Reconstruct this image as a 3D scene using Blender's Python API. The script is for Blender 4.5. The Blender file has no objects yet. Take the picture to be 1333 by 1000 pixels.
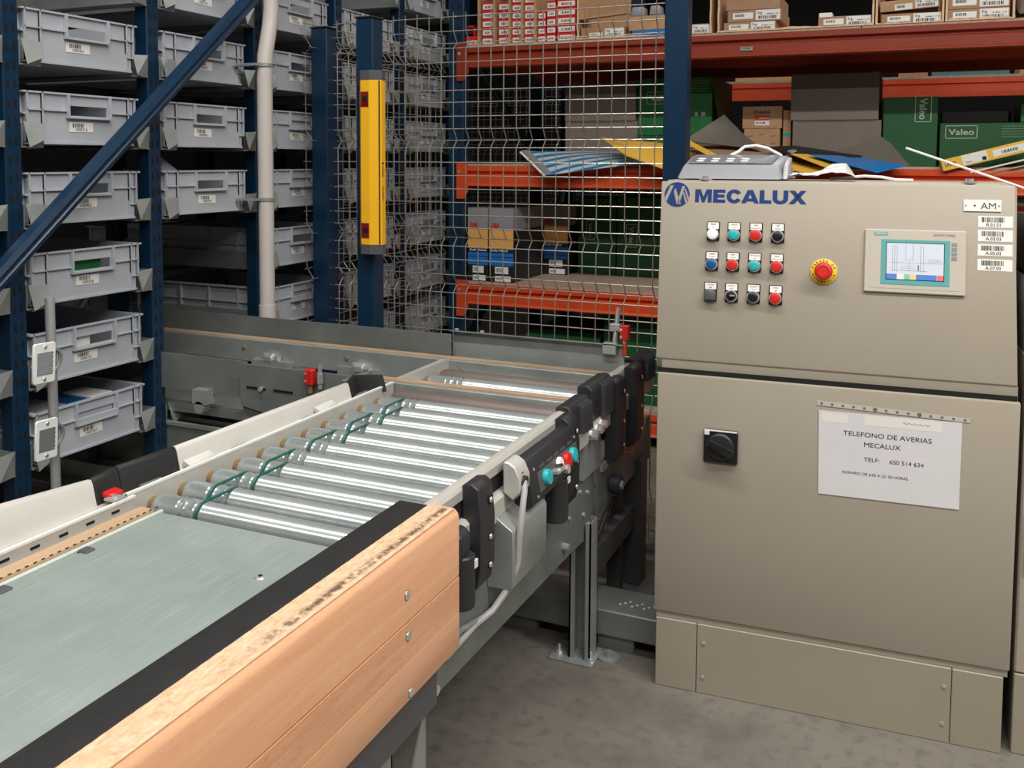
import bpy, bmesh, math, random
from mathutils import Vector, Matrix
R = math.radians
S = bpy.context.scene
C = S.collection
random.seed(7)

# ------------------------------------------------------------------ camera, world, lights
YAW, PIT, ROL = R(23.55), R(3.8), R(0.28)
fw = Vector((-math.sin(YAW)*math.cos(PIT), math.cos(YAW)*math.cos(PIT), -math.sin(PIT)))
rt = Vector((math.cos(YAW), math.sin(YAW), 0)); up = rt.cross(fw)
rr = rt*math.cos(ROL) + up*math.sin(ROL); uu = -rt*math.sin(ROL) + up*math.cos(ROL)
cam = bpy.data.cameras.new('camera'); camo = bpy.data.objects.new('camera', cam); C.objects.link(camo)
m = Matrix((rr, uu, -fw)).transposed().to_4x4(); m.translation = (0, 0, 1.32); camo.matrix_world = m
cam.sensor_fit = 'HORIZONTAL'; cam.sensor_width = 36; cam.lens = 1200/1333*36
cam.shift_x = 0; cam.shift_y = -(500-287.6)/1333; cam.clip_start = .05; cam.clip_end = 60
S.camera = camo
S.view_settings.view_transform = 'Standard'; S.view_settings.look = 'None'
S.view_settings.gamma = 1; S.view_settings.use_curve_mapping = False
S.view_settings.exposure = 0.0
w = bpy.data.worlds.new('world'); S.world = w; w.use_nodes = True
w.node_tree.nodes['Background'].inputs[0].default_value = (.75, .8, .85, 1)
w.node_tree.nodes['Background'].inputs[1].default_value = .10
def area(name, loc, sx, sy, power, col=(1, .97, .93), rot=(0, 0, 0)):
    l = bpy.data.lights.new(name, 'AREA'); l.shape = 'RECTANGLE'; l.size = sx; l.size_y = sy
    l.energy = power; l.color = col
    o = bpy.data.objects.new(name, l); C.objects.link(o); o.location = loc; o.rotation_euler = rot
    return o
for (x, y, z, p) in ((-1.3, 1.0, 3.9, 46), (.5, 1.0, 3.9, 46), (2.3, 1.0, 3.9, 92), (-1.3, -1.6, 3.9, 38), (.5, -1.6, 3.9, 42), (2.3, -1.6, 3.9, 74), (4.1, 1.0, 3.9, 30), (-.2, 5.25, 3.6, 22)):
    area('ceiling_lamp', (x, y, z), 1.5, .13, p)
    area('added_uplight_fill', (x, y, z+.12), 1.5, .20, p*.36, rot=(R(180), 0, 0))  # added upward fill, bounces soft ambient light off the ceiling

# ------------------------------------------------------------------ materials
def lin(c):
    c /= 255
    return c/12.92 if c <= .04045 else ((c+.055)/1.055)**2.4
def rgb(*c): return tuple(lin(v) for v in c) + (1,)
def mat(name, col, rough=.5, metal=0, noise=0, scale=8, stretch=(1, 1, 1), bump=0, bscale=60, emit=0, alpha=None, rvar=0, coat=0, trans=0):
    M = bpy.data.materials.new(name); M.use_nodes = True
    nt = M.node_tree; b = nt.nodes['Principled BSDF']
    b.inputs['Base Color'].default_value = col; b.inputs['Roughness'].default_value = rough; b.inputs['Metallic'].default_value = metal
    if coat: b.inputs['Coat Weight'].default_value = coat
    if trans: b.inputs['Transmission Weight'].default_value = trans
    if emit:
        b.inputs['Emission Color'].default_value = col; b.inputs['Emission Strength'].default_value = emit
    if noise or bump or rvar:
        tc = nt.nodes.new('ShaderNodeTexCoord'); mp = nt.nodes.new('ShaderNodeMapping'); mp.inputs['Scale'].default_value = stretch
        nt.links.new(tc.outputs['Object'], mp.inputs[0])
        n = nt.nodes.new('ShaderNodeTexNoise'); n.inputs['Scale'].default_value = scale; n.inputs['Detail'].default_value = 6; n.inputs['Roughness'].default_value = .62
        nt.links.new(mp.outputs[0], n.inputs['Vector'])
        if noise:
            r = nt.nodes.new('ShaderNodeValToRGB'); e = r.color_ramp.elements
            e[0].position = .3; e[1].position = .7
            e[0].color = tuple(v*(1-noise) for v in col[:3]) + (1,); e[1].color = tuple(min(1, v*(1+noise)) for v in col[:3]) + (1,)
            nt.links.new(n.outputs['Fac'], r.inputs[0]); nt.links.new(r.outputs[0], b.inputs['Base Color'])
        if rvar:
            mr = nt.nodes.new('ShaderNodeMapRange'); mr.inputs['To Min'].default_value = max(.02, rough-rvar); mr.inputs['To Max'].default_value = min(1, rough+rvar)
            nt.links.new(n.outputs['Fac'], mr.inputs[0]); nt.links.new(mr.outputs[0], b.inputs['Roughness'])
        if bump:
            n2 = nt.nodes.new('ShaderNodeTexNoise'); n2.inputs['Scale'].default_value = bscale; n2.inputs['Detail'].default_value = 4
            nt.links.new(mp.outputs[0], n2.inputs['Vector'])
            bp = nt.nodes.new('ShaderNodeBump'); bp.inputs['Strength'].default_value = bump; bp.inputs['Distance'].default_value = .002
            nt.links.new(n2.outputs['Fac'], bp.inputs['Height']); nt.links.new(bp.outputs[0], b.inputs['Normal'])
    return M
def ramp_mat(name, stops, rough, tex='noise', scale=5, stretch=(1, 1, 1), metal=0, bump=0, dist=0, second=None):
    M = bpy.data.materials.new(name); M.use_nodes = True
    nt = M.node_tree; b = nt.nodes['Principled BSDF']; b.inputs['Roughness'].default_value = rough; b.inputs['Metallic'].default_value = metal
    tc = nt.nodes.new('ShaderNodeTexCoord'); mp = nt.nodes.new('ShaderNodeMapping'); mp.inputs['Scale'].default_value = stretch
    nt.links.new(tc.outputs['Object'], mp.inputs[0])
    if tex == 'noise':
        n = nt.nodes.new('ShaderNodeTexNoise'); n.inputs['Scale'].default_value = scale; n.inputs['Detail'].default_value = 8; n.inputs['Distortion'].default_value = dist; o = n.outputs['Fac']
        n.inputs['Roughness'].default_value = .65
    else:
        n = nt.nodes.new('ShaderNodeTexVoronoi'); n.inputs['Scale'].default_value = scale; o = n.outputs['Color']
    nt.links.new(mp.outputs[0], n.inputs['Vector'])
    r = nt.nodes.new('ShaderNodeValToRGB'); e = r.color_ramp.elements
    while len(e) < len(stops): e.new(.5)
    for i, (p, c) in enumerate(stops): e[i].position = p; e[i].color = c
    nt.links.new(o, r.inputs[0]); out = r.outputs[0]
    if second:
        sc, st, c2, lo, hi = second
        mp2 = nt.nodes.new('ShaderNodeMapping'); mp2.inputs['Scale'].default_value = st; nt.links.new(tc.outputs['Object'], mp2.inputs[0])
        n2 = nt.nodes.new('ShaderNodeTexNoise'); n2.inputs['Scale'].default_value = sc; n2.inputs['Detail'].default_value = 6; nt.links.new(mp2.outputs[0], n2.inputs['Vector'])
        mr = nt.nodes.new('ShaderNodeMapRange'); mr.inputs['From Min'].default_value = lo; mr.inputs['From Max'].default_value = hi; nt.links.new(n2.outputs['Fac'], mr.inputs[0])
        mx = nt.nodes.new('ShaderNodeMix'); mx.data_type = 'RGBA'; nt.links.new(mr.outputs[0], mx.inputs[0]); nt.links.new(out, mx.inputs[6]); mx.inputs[7].default_value = c2; out = mx.outputs[2]
    nt.links.new(out, b.inputs['Base Color'])
    if bump:
        bp = nt.nodes.new('ShaderNodeBump'); bp.inputs['Strength'].default_value = bump; bp.inputs['Distance'].default_value = .002
        nt.links.new(n.outputs['Fac'] if tex == 'noise' else n.outputs['Distance'], bp.inputs['Height']); nt.links.new(bp.outputs[0], b.inputs['Normal'])
    return M

M = {}
M['floor'] = ramp_mat('concrete', [(.25, rgb(84, 80, 74)), (.5, rgb(118, 112, 104)), (.75, rgb(124, 118, 110))], .6, scale=2.2, bump=.25, second=(30, (1, 1, 1), rgb(92, 88, 81), .5, .8))
M['wall'] = mat('wall_paint', rgb(44, 44, 46), .9, noise=.1, scale=2)
M['ceiling'] = mat('ceiling_sheet', rgb(205, 205, 202), .9, noise=.1, scale=2)
M['blue'] = mat('blue_powder_coat', rgb(13, 46, 72), .34, noise=.12, scale=5, bump=.08, bscale=200)
M['slot'] = mat('slot_void', rgb(6, 7, 10), .9)
M['crate'] = mat('grey_crate_plastic', rgb(176, 180, 187), .42, noise=.06, scale=6, bump=.04, bscale=40)
M['galv'] = ramp_mat('galvanised_sheet', [(.2, rgb(142, 148, 146)), (.5, rgb(160, 165, 162)), (.8, rgb(178, 182, 178))], .42, metal=.45, scale=9, bump=.03)
M['galvd'] = ramp_mat('aged_galvanised_sheet', [(.2, rgb(108, 114, 112)), (.5, rgb(128, 133, 130)), (.8, rgb(146, 150, 146))], .48, metal=.4, scale=7, bump=.03)
M['zinc'] = ramp_mat('scuffed_zinc_plate', [(.2, rgb(140, 154, 150)), (.5, rgb(158, 171, 166)), (.8, rgb(178, 188, 183))], .36, metal=.3, scale=4, bump=.02, second=(9, (70, 1.0, 1), rgb(186, 195, 192), .52, .75))
M['roller'] = ramp_mat('zinc_roller', [(.2, rgb(162, 172, 171)), (.5, rgb(180, 188, 187)), (.8, rgb(196, 202, 200))], .22, metal=.55, scale=6, stretch=(1, 1, 1))
M['rubroll'] = mat('brown_rubber_sleeve', rgb(116, 104, 98), .5, metal=.2, noise=.1, scale=6)
M['chrome'] = mat('bright_steel', rgb(226, 226, 226), .2, metal=.7)
M['steel'] = mat('plain_steel', rgb(186, 188, 188), .35, metal=.5, noise=.06, scale=20)
M['alu'] = mat('anodised_aluminium', rgb(196, 193, 186), .38, metal=.15, noise=.05, scale=12)
M['white'] = mat('white_painted_metal', rgb(206, 204, 196), .42, noise=.03, scale=14)
M['lip'] = mat('bright_white_plastic', rgb(236, 236, 232), .4)
M['black'] = mat('black_plastic', rgb(44, 44, 47), .45, noise=.1, scale=20, bump=.1, bscale=300)
M['rubber'] = mat('black_rubber', rgb(34, 33, 34), .62, noise=.2, scale=25, bump=.3, bscale=220)
M['wood'] = ramp_mat('beech_face', [(.2, rgb(214, 154, 116)), (.5, rgb(228, 172, 132)), (.8, rgb(238, 188, 150))], .5, scale=5, stretch=(3, .55, 9), bump=.06, dist=.6, second=(60, (6, .7, 12), rgb(186, 118, 80), .62, .8))
M['wood2'] = ramp_mat('beech_face_fleck', [(.2, rgb(206, 146, 108)), (.5, rgb(220, 163, 124)), (.8, rgb(232, 178, 140))], .5, scale=7, stretch=(3, .7, 8), bump=.06, dist=.8, second=(95, (5, 1.2, 6), rgb(180, 112, 76), .6, .78))
M['woodtop'] = ramp_mat('worn_beech_edge', [(.2, rgb(188, 146, 112)), (.5, rgb(216, 180, 146)), (.8, rgb(238, 210, 182))], .75, scale=60, stretch=(3, 1, 1), bump=.5, second=(40, (1, 1.5, 1), rgb(170, 132, 100), .6, .8))
M['tan'] = ramp_mat('tan_belt', [(.25, rgb(176, 142, 110)), (.75, rgb(206, 176, 144))], .6, scale=30, stretch=(1, .1, 1))
M['tanx'] = ramp_mat('tan_chain_strip', [(.25, rgb(164, 134, 108)), (.75, rgb(196, 170, 144))], .6, scale=40, stretch=(.2, 1, 1))
M['mint'] = mat('pale_plastic_strip', rgb(190, 200, 192), .45, noise=.05, scale=20)
M['green_cord'] = mat('green_drive_cord', rgb(24, 92, 82), .45)
M['ochre'] = mat('ochre_bearing', rgb(134, 108, 68), .5)
M['yellow'] = mat('safety_yellow', rgb(250, 188, 34), .38, noise=.04, scale=9)
M['dullteal'] = mat('dull_teal_carton', rgb(70, 118, 116), .6)
M['devend'] = mat('pale_device_end', rgb(184, 186, 190), .35)
M['fin'] = mat('highlit_fin_plastic', rgb(66, 66, 70), .35)  # paler than the black cap: highlights on the fins put into the colour
M['capgrey'] = mat('dark_grey_cap', rgb(84, 84, 86), .45)
M['red'] = mat('signal_red', rgb(206, 34, 28), .4)
M['redwin'] = mat('dark_red_window', rgb(120, 16, 14), .12)
M['teal'] = mat('teal_plastic', rgb(40, 176, 184), .35)
M['bluebtn'] = mat('blue_plastic', rgb(18, 84, 146), .3)
M['whitebtn'] = mat('white_lens', rgb(250, 250, 250), .25)
M['cab'] = mat('pebble_grey_paint', rgb(166, 157, 142), .4, noise=.03, scale=3, bump=.12, bscale=380)
M['cab2'] = mat('pebble_grey_plinth', rgb(156, 148, 131), .45, noise=.04, scale=3, bump=.12, bscale=380)
M['dark'] = mat('gap_shade', rgb(18, 18, 18), .8)  # near-black: shade inside gaps and recesses put into the colour
M['logo'] = mat('logo_blue', rgb(12, 54, 118), .4)
M['paper'] = mat('white_paper', rgb(226, 224, 226), .5, noise=.02, scale=14)
M['pocket'] = mat('clear_film', rgb(200, 198, 192), .2)
M['sticker'] = mat('white_sticker', rgb(238, 236, 230), .4)
M['print'] = mat('black_print', rgb(24, 24, 26), .6)
M['bezel'] = mat('hmi_bezel', rgb(196, 188, 174), .42)
M['hmiteal'] = mat('hmi_teal', rgb(96, 168, 168), .4)
M['screen'] = mat('screen_glow', rgb(196, 202, 214), .3, emit=.28)
M['scrline'] = mat('screen_lines', rgb(96, 100, 112), .3)
M['scrblue'] = mat('screen_blue', rgb(84, 122, 190), .3, emit=.3)
M['scrgreen'] = mat('screen_green', rgb(120, 186, 150), .3, emit=.3)
M['scrorange'] = mat('screen_orange', rgb(222, 190, 120), .3, emit=.3)
M['scrred'] = mat('screen_red', rgb(208, 110, 116), .3, emit=.3)
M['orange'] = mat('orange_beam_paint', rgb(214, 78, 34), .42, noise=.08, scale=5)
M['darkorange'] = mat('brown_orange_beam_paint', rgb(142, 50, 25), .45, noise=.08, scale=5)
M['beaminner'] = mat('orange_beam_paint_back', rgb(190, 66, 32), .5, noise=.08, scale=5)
M['chip'] = ramp_mat('chipboard', [(.3, rgb(164, 140, 122)), (.7, rgb(196, 172, 152))], .8, scale=70)
M['kraft'] = ramp_mat('kraft_card', [(.3, rgb(176, 136, 100)), (.7, rgb(198, 158, 120))], .75, scale=10, stretch=(1, 1, 4))
M['kraft2'] = ramp_mat('brown_carton', [(.3, rgb(158, 122, 94)), (.7, rgb(180, 144, 114))], .75, scale=10)
M['kraftedge'] = mat('torn_card_edge', rgb(222, 190, 156), .8, noise=.2, scale=60)
M['greycard'] = ramp_mat('grey_board', [(.3, rgb(118, 107, 98)), (.7, rgb(130, 119, 109))], .7, scale=6)
M['green'] = mat('green_carton', rgb(22, 104, 48), .55, noise=.08, scale=6)
M['greend'] = mat('deep_green_carton', rgb(24, 84, 44), .55, noise=.08, scale=6)
M['greenprint'] = mat('pale_print', rgb(170, 186, 168), .6)
M['redbox'] = mat('red_carton', rgb(216, 36, 30), .45, noise=.05, scale=9)
M['amber'] = mat('amber_print', rgb(224, 166, 92), .55)
M['greyprint'] = mat('grey_print', rgb(140, 140, 146), .55)
M['blueprint'] = mat('blue_print', rgb(24, 112, 190), .5)
M['blkbox'] = mat('black_carton', rgb(30, 29, 32), .5)
M['yelcard'] = mat('yellow_card', rgb(240, 190, 76), .5, noise=.05, scale=6)
M['bluecard'] = mat('blue_folder', rgb(36, 128, 204), .3)
M['greysheet'] = mat('grey_sheet', rgb(110, 104, 96), .5, noise=.1, scale=5)
M['device'] = mat('grey_device_plastic', rgb(150, 151, 156), .4)
M['devscreen'] = mat('smoked_cover', rgb(120, 126, 138), .15)
M['crumple'] = mat('crumpled_white_film', rgb(226, 224, 224), .3, bump=.6, bscale=30)
M['cable'] = mat('grey_cable', rgb(172, 170, 170), .5)
M['grille'] = mat('reflector_facets', rgb(196, 202, 206), .12, metal=.6)
M['pvc'] = mat('pvc_pipe', rgb(198, 190, 184), .4, noise=.04, scale=4)
M['bag'] = mat('clear_grey_bag', rgb(150, 156, 168), .2, noise=.15, scale=14)
M['wire'] = mat('zinc_wire', rgb(196, 190, 178), .28, metal=.7)

mm = M['woodtop']; nt = mm.node_tree; b = nt.nodes['Principled BSDF']; src = b.inputs['Base Color'].links[0].from_socket
tc = nt.nodes.new('ShaderNodeTexCoord'); sp = nt.nodes.new('ShaderNodeSeparateXYZ'); nt.links.new(tc.outputs['Object'], sp.inputs[0])
nz = nt.nodes.new('ShaderNodeTexNoise'); nz.inputs['Scale'].default_value = 95; nz.inputs['Detail'].default_value = 8; nt.links.new(tc.outputs['Object'], nz.inputs['Vector'])
m1 = nt.nodes.new('ShaderNodeMapRange'); m1.inputs['From Min'].default_value = .268; m1.inputs['From Max'].default_value = .276; nt.links.new(sp.outputs['X'], m1.inputs[0])
m2 = nt.nodes.new('ShaderNodeMapRange'); m2.inputs['From Min'].default_value = .36; m2.inputs['From Max'].default_value = .58; nt.links.new(nz.outputs['Fac'], m2.inputs[0])
mu = nt.nodes.new('ShaderNodeMath'); mu.operation = 'MULTIPLY'; nt.links.new(m1.outputs[0], mu.inputs[0]); nt.links.new(m2.outputs[0], mu.inputs[1])
mx = nt.nodes.new('ShaderNodeMix'); mx.data_type = 'RGBA'; m3 = nt.nodes.new('ShaderNodeMapRange'); m3.inputs['From Min'].default_value = .288; m3.inputs['From Max'].default_value = .282; nt.links.new(sp.outputs['X'], m3.inputs[0])
m4 = nt.nodes.new('ShaderNodeMapRange'); m4.inputs['From Min'].default_value = -.02; m4.inputs['From Max'].default_value = .16; nt.links.new(sp.outputs['Y'], m4.inputs[0])
m5 = nt.nodes.new('ShaderNodeMath'); m5.operation = 'MULTIPLY'; nt.links.new(m3.outputs[0], m5.inputs[0]); nt.links.new(m4.outputs[0], m5.inputs[1])
m6 = nt.nodes.new('ShaderNodeMath'); m6.operation = 'MULTIPLY'; nt.links.new(m5.outputs[0], m6.inputs[0]); nt.links.new(mu.outputs[0], m6.inputs[1])
nt.links.new(m6.outputs[0], mx.inputs[0]); nt.links.new(src, mx.inputs[6]); mx.inputs[7].default_value = rgb(104, 84, 66); nt.links.new(mx.outputs[2], b.inputs['Base Color'])

# ------------------------------------------------------------------ helpers
class F:                                             # a 2-D frame standing in space: P(x, y, h)
    def __init__(s, o, r, u):
        s.o = Vector(o); s.r = Vector(r).normalized(); s.u = Vector(u).normalized(); s.n = s.r.cross(s.u)
    def __call__(s, x, y, h=0): return s.o + s.r*x + s.u*y + s.n*h
_tx = {}
def glyphs(txt, bold):
    bold = 0 if any(c in txt for c in 'MNW') else bold
    k = (txt, bold)
    if k not in _tx:
        cu = bpy.data.curves.new('t', 'FONT'); cu.body = txt; cu.size = 1; cu.offset = bold; cu.resolution_u = 3
        o = bpy.data.objects.new('t', cu); me = o.to_mesh()
        vs = [(v.co.x, v.co.y) for v in me.vertices]; fs = [tuple(p.vertices) for p in me.polygons]
        o.to_mesh_clear(); bpy.data.objects.remove(o); bpy.data.curves.remove(cu)
        xs = [v[0] for v in vs] or [0, 1]; ys = [v[1] for v in vs] or [0, 1]
        _tx[k] = (vs, fs, min(xs), max(xs), min(ys), max(ys))
    return _tx[k]
ROOT = {}
def base(o):
    while o is not None:
        if o.name in ROOT: return ROOT[o.name]
        o = o.parent
    return Vector((0, 0, 0))
class MB:
    def __init__(s): s.v = []; s.f = []
    def add(s, vs, fs):
        n = len(s.v); s.v += [tuple(v) for v in vs]; s.f += [tuple(i+n for i in f) for f in fs]; return s
    def hexa(s, p): return s.add(p, [(0, 3, 2, 1), (4, 5, 6, 7), (0, 1, 5, 4), (1, 2, 6, 5), (2, 3, 7, 6), (3, 0, 4, 7)])
    def box(s, x0, x1, y0, y1, z0, z1):
        return s.hexa([(x0, y0, z0), (x1, y0, z0), (x1, y1, z0), (x0, y1, z0), (x0, y0, z1), (x1, y0, z1), (x1, y1, z1), (x0, y1, z1)])
    def fbox(s, fr, x0, x1, y0, y1, h0, h1):
        return s.hexa([fr(x0, y0, h0), fr(x1, y0, h0), fr(x1, y1, h0), fr(x0, y1, h0), fr(x0, y0, h1), fr(x1, y0, h1), fr(x1, y1, h1), fr(x0, y1, h1)])
    def fpoly(s, fr, pts, h0, h1):
        n = len(pts); a = [fr(x, y, h0) for x, y in pts] + [fr(x, y, h1) for x, y in pts]
        return s.add(a, [tuple(range(n-1, -1, -1)), tuple(range(n, 2*n))] + [(i, (i+1) % n, (i+1) % n+n, i+n) for i in range(n)])
    def fdisc(s, fr, x, y, r, h0, h1, n=20, r1=None, sx=1):
        r1 = r if r1 is None else r1
        a = [fr(x+r*sx*math.cos(t), y+r*math.sin(t), h0) for t in [2*math.pi*i/n for i in range(n)]]
        b = [fr(x+r1*sx*math.cos(t), y+r1*math.sin(t), h1) for t in [2*math.pi*i/n for i in range(n)]]
        return s.add(a+b, [tuple(range(n-1, -1, -1)), tuple(range(n, 2*n))] + [(i, (i+1) % n, (i+1) % n+n, i+n) for i in range(n)])
    def flathe(s, fr, x, y, prof, n=20):             # prof: (r, h)
        vs = []; fs = []
        for r, h in prof:
            vs += [fr(x+r*math.cos(2*math.pi*i/n), y+r*math.sin(2*math.pi*i/n), h) for i in range(n)]
        for k in range(len(prof)-1):
            fs += [(k*n+i, k*n+(i+1) % n, (k+1)*n+(i+1) % n, (k+1)*n+i) for i in range(n)]
        fs += [tuple(range(n-1, -1, -1)), tuple((len(prof)-1)*n+i for i in range(n))]
        return s.add(vs, fs)
    def ftext(s, fr, x, y, hgt, txt, bold=0, width=None, h=.0006, align='L'):
        vs, fs, a, b, c, d = glyphs(txt, bold)
        capv = glyphs('H', bold); k = hgt/(capv[5]-capv[4]); kx = k if width is None else width/(b-a)
        off = {'L': a, 'C': (a+b)/2, 'R': b}[align]
        return s.add([fr(x+(p-off)*kx, y+(q-capv[4])*k, h) for p, q in vs], fs)
    def fbar(s, fr, x0, x1, y0, y1, h=.0006, seed=0, n=26):
        rd = random.Random(seed); x = x0; dx = (x1-x0)/n
        while x < x1-dx:
            wd = dx*rd.choice((.5, .5, 1, 1.4)); s.add([fr(x, y0, h), fr(min(x+wd, x1), y0, h), fr(min(x+wd, x1), y1, h), fr(x, y1, h)], [(0, 1, 2, 3)]); x += wd + dx*rd.choice((.5, .7, 1))
        return s
    def fquad(s, fr, x0, x1, y0, y1, h=.0004): return s.add([fr(x0, y0, h), fr(x1, y0, h), fr(x1, y1, h), fr(x0, y1, h)], [(0, 1, 2, 3)])
    def cyl(s, p0, p1, r, n=14, r1=None):
        p0 = Vector(p0); p1 = Vector(p1); d = (p1-p0).normalized(); a = d.orthogonal().normalized(); b = d.cross(a); r1 = r if r1 is None else r1
        ts = [2*math.pi*i/n for i in range(n)]
        return s.add([p0+(a*math.cos(t)+b*math.sin(t))*r for t in ts]+[p1+(a*math.cos(t)+b*math.sin(t))*r1 for t in ts],
                     [tuple(range(n-1, -1, -1)), tuple(range(n, 2*n))]+[(i, (i+1) % n, (i+1) % n+n, i+n) for i in range(n)])
    def tube(s, pts, r, n=8, closed=False):
        pts = [Vector(p) for p in pts]; m = len(pts); prev = None; vs = []
        for i, p in enumerate(pts):
            q = pts[(i+1) % m] if closed or i < m-1 else p; o = pts[i-1] if closed or i > 0 else p
            d = (q-o).normalized()
            a = d.orthogonal().normalized() if prev is None else (prev - d*prev.dot(d)).normalized()
            prev = a; b = d.cross(a)
            vs += [p+(a*math.cos(2*math.pi*k/n)+b*math.sin(2*math.pi*k/n))*r for k in range(n)]
        fs = []
        for i in range(m if closed else m-1):
            j = (i+1) % m
            fs += [(i*n+k, i*n+(k+1) % n, j*n+(k+1) % n, j*n+k) for k in range(n)]
        if not closed: fs += [tuple(range(n-1, -1, -1)), tuple((m-1)*n+k for k in range(n))]
        return s.add(vs, fs)
    def prism(s, pts, axis, a0, a1):                  # polygon in the two other axes, swept along axis
        mk = {'x': lambda p, a: (a, p[0], p[1]), 'y': lambda p, a: (p[0], a, p[1]), 'z': lambda p, a: (p[0], p[1], a)}[axis]
        n = len(pts)
        return s.add([mk(p, a0) for p in pts]+[mk(p, a1) for p in pts], [tuple(range(n-1, -1, -1)), tuple(range(n, 2*n))]+[(i, (i+1) % n, (i+1) % n+n, i+n) for i in range(n)])
    def sheet(s, fn, nu, nv, t=.0015):                # thin bent sheet: fn(u,v)->point
        vs = [Vector(fn(i/nu, j/nv)) for j in range(nv+1) for i in range(nu+1)]; W = nu+1; N = len(vs)
        top = [(j*W+i, j*W+i+1, (j+1)*W+i+1, (j+1)*W+i) for j in range(nv) for i in range(nu)]
        ring = list(range(W)) + [j*W+nu for j in range(1, nv+1)] + [nv*W+i for i in range(nu-1, -1, -1)] + [j*W for j in range(nv-1, 0, -1)]
        lo = [v-Vector((0, 0, t)) for v in vs]
        return s.add(vs+lo, top+[tuple(q+N for q in reversed(f)) for f in top]+[(ring[k], ring[(k+1) % len(ring)], ring[(k+1) % len(ring)]+N, ring[k]+N) for k in range(len(ring))])
    def build(s, name, m, parent=None, bevel=0, smooth=True, world=True, kind=None, label=None, seg=1, recalc=True):
        o = Vector((0, 0, 0)) if not world else base(parent)
        bm = bmesh.new(); vs = [bm.verts.new(Vector(v)-o) for v in s.v]
        for f in s.f:
            try: bm.faces.new([vs[i] for i in f])
            except ValueError: pass
        if recalc: bmesh.ops.recalc_face_normals(bm, faces=bm.faces[:])
        if bevel:
            bm.normal_update()
            es = [e for e in bm.edges if len(e.link_faces) == 2 and e.calc_face_angle(0) > .5]
            bmesh.ops.bevel(bm, geom=es, offset=bevel, segments=seg, profile=.5, affect='EDGES', clamp_overlap=True)
        me = bpy.data.meshes.new(name); bm.to_mesh(me); bm.free(); me.materials.append(M[m] if isinstance(m, str) else m)
        if smooth:
            me.polygons.foreach_set('use_smooth', [True]*len(me.polygons)); me.set_sharp_from_angle(angle=R(35))
        ob = bpy.data.objects.new(name, me); C.objects.link(ob)
        if parent is not None: ob.parent = parent
        if kind: ob['kind'] = kind
        if label: ob['label'] = label
        return ob
def tag(o, label, cat, group=None):
    o['label'] = label; o['category'] = cat
    if group: o['group'] = group
    return o
def thing(name, label, cat, loc=(0, 0, 0), rz=0, group=None):
    o = bpy.data.objects.new(name, None); C.objects.link(o); o.location = loc; o.rotation_euler = (0, 0, rz); o.empty_display_size = .05
    tag(o, label, cat, group); ROOT[o.name] = Vector(loc); return o
def struct(o): o['kind'] = 'structure'; return o
def dup(root, loc, label, group=None):
    r = root.copy(); C.objects.link(r); r.location = loc; r['label'] = label; ROOT[r.name] = Vector(loc)
    if group: r['group'] = group
    for ch in list(root.children):
        c = ch.copy(); C.objects.link(c); c.parent = r
        for g in ch.children:
            d = g.copy(); C.objects.link(d); d.parent = c
    return r
def inst(o, parent, loc):
    c = o.copy(); C.objects.link(c); c.parent = parent; c.location = loc; return c
X, Y, Z = Vector((1, 0, 0)), Vector((0, 1, 0)), Vector((0, 0, 1))
def front(x, y, z): return F((x, y, z), X, Z)        # faces -Y
def east(x, y, z): return F((x, y, z), Y, Z)         # faces +X
def topf(x, y, z): return F((x, y, z), X, Y)         # faces +Z

# ------------------------------------------------------------------ the setting
struct(MB().box(-8, 6, -5, 10, -.15, 0).build('floor', 'floor'))
struct(MB().box(-8.2, -8, -5, 10, 0, 5.2).build('wall_left', 'wall'))
struct(MB().box(6, 6.2, -5, 10, 0, 5.2).build('wall_right', 'wall'))
struct(MB().box(-8, 6, 10, 10.2, 0, 5.2).build('wall_back', 'wall'))
struct(MB().box(-8, 6, -5.2, -5, 0, 5.2).build('wall_front', 'wall'))
struct(MB().box(-8.2, 6.2, -5.2, 10.2, 5.2, 5.4).build('ceiling', 'ceiling'))

# ------------------------------------------------------------------ left crate rack
XR = -2.2
LV = 1.722; DP = .2215                                # top of crate on level 0, spacing
UP = [1.19, 1.70, 2.20, 2.71, 3.22, 3.735, 4.245]
rack = thing('storage_rack', 'tall blue slotted steel rack full of grey crates along the aisle', 'rack', (XR, 2.2, 0))
def upright(y, near):
    m = MB()
    m.box(XR-.05, XR, y, y+.05, 0, 3.0)
    m.box(XR-.75, XR-.68, y, y+.05, 0, 3.0)
    u = m.build('upright', 'blue', rack, bevel=.003)
    s = MB(); fr = east(XR, y, 0)
    z = .1 if near else .4
    while z < 2.1:
        for sx, dz in ((.014, 0), (.034, .004)):
            s.fpoly(fr, [(sx-.005, z+dz), (sx+.005, z+dz), (sx+.004, z+dz+.02), (sx-.003, z+dz+.024)], .0002, .0006)
        z += .05
    s.build('slot_row', 'slot', u, smooth=False, kind='stuff')
for i, y in enumerate(UP): upright(y, i < 4)
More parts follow.
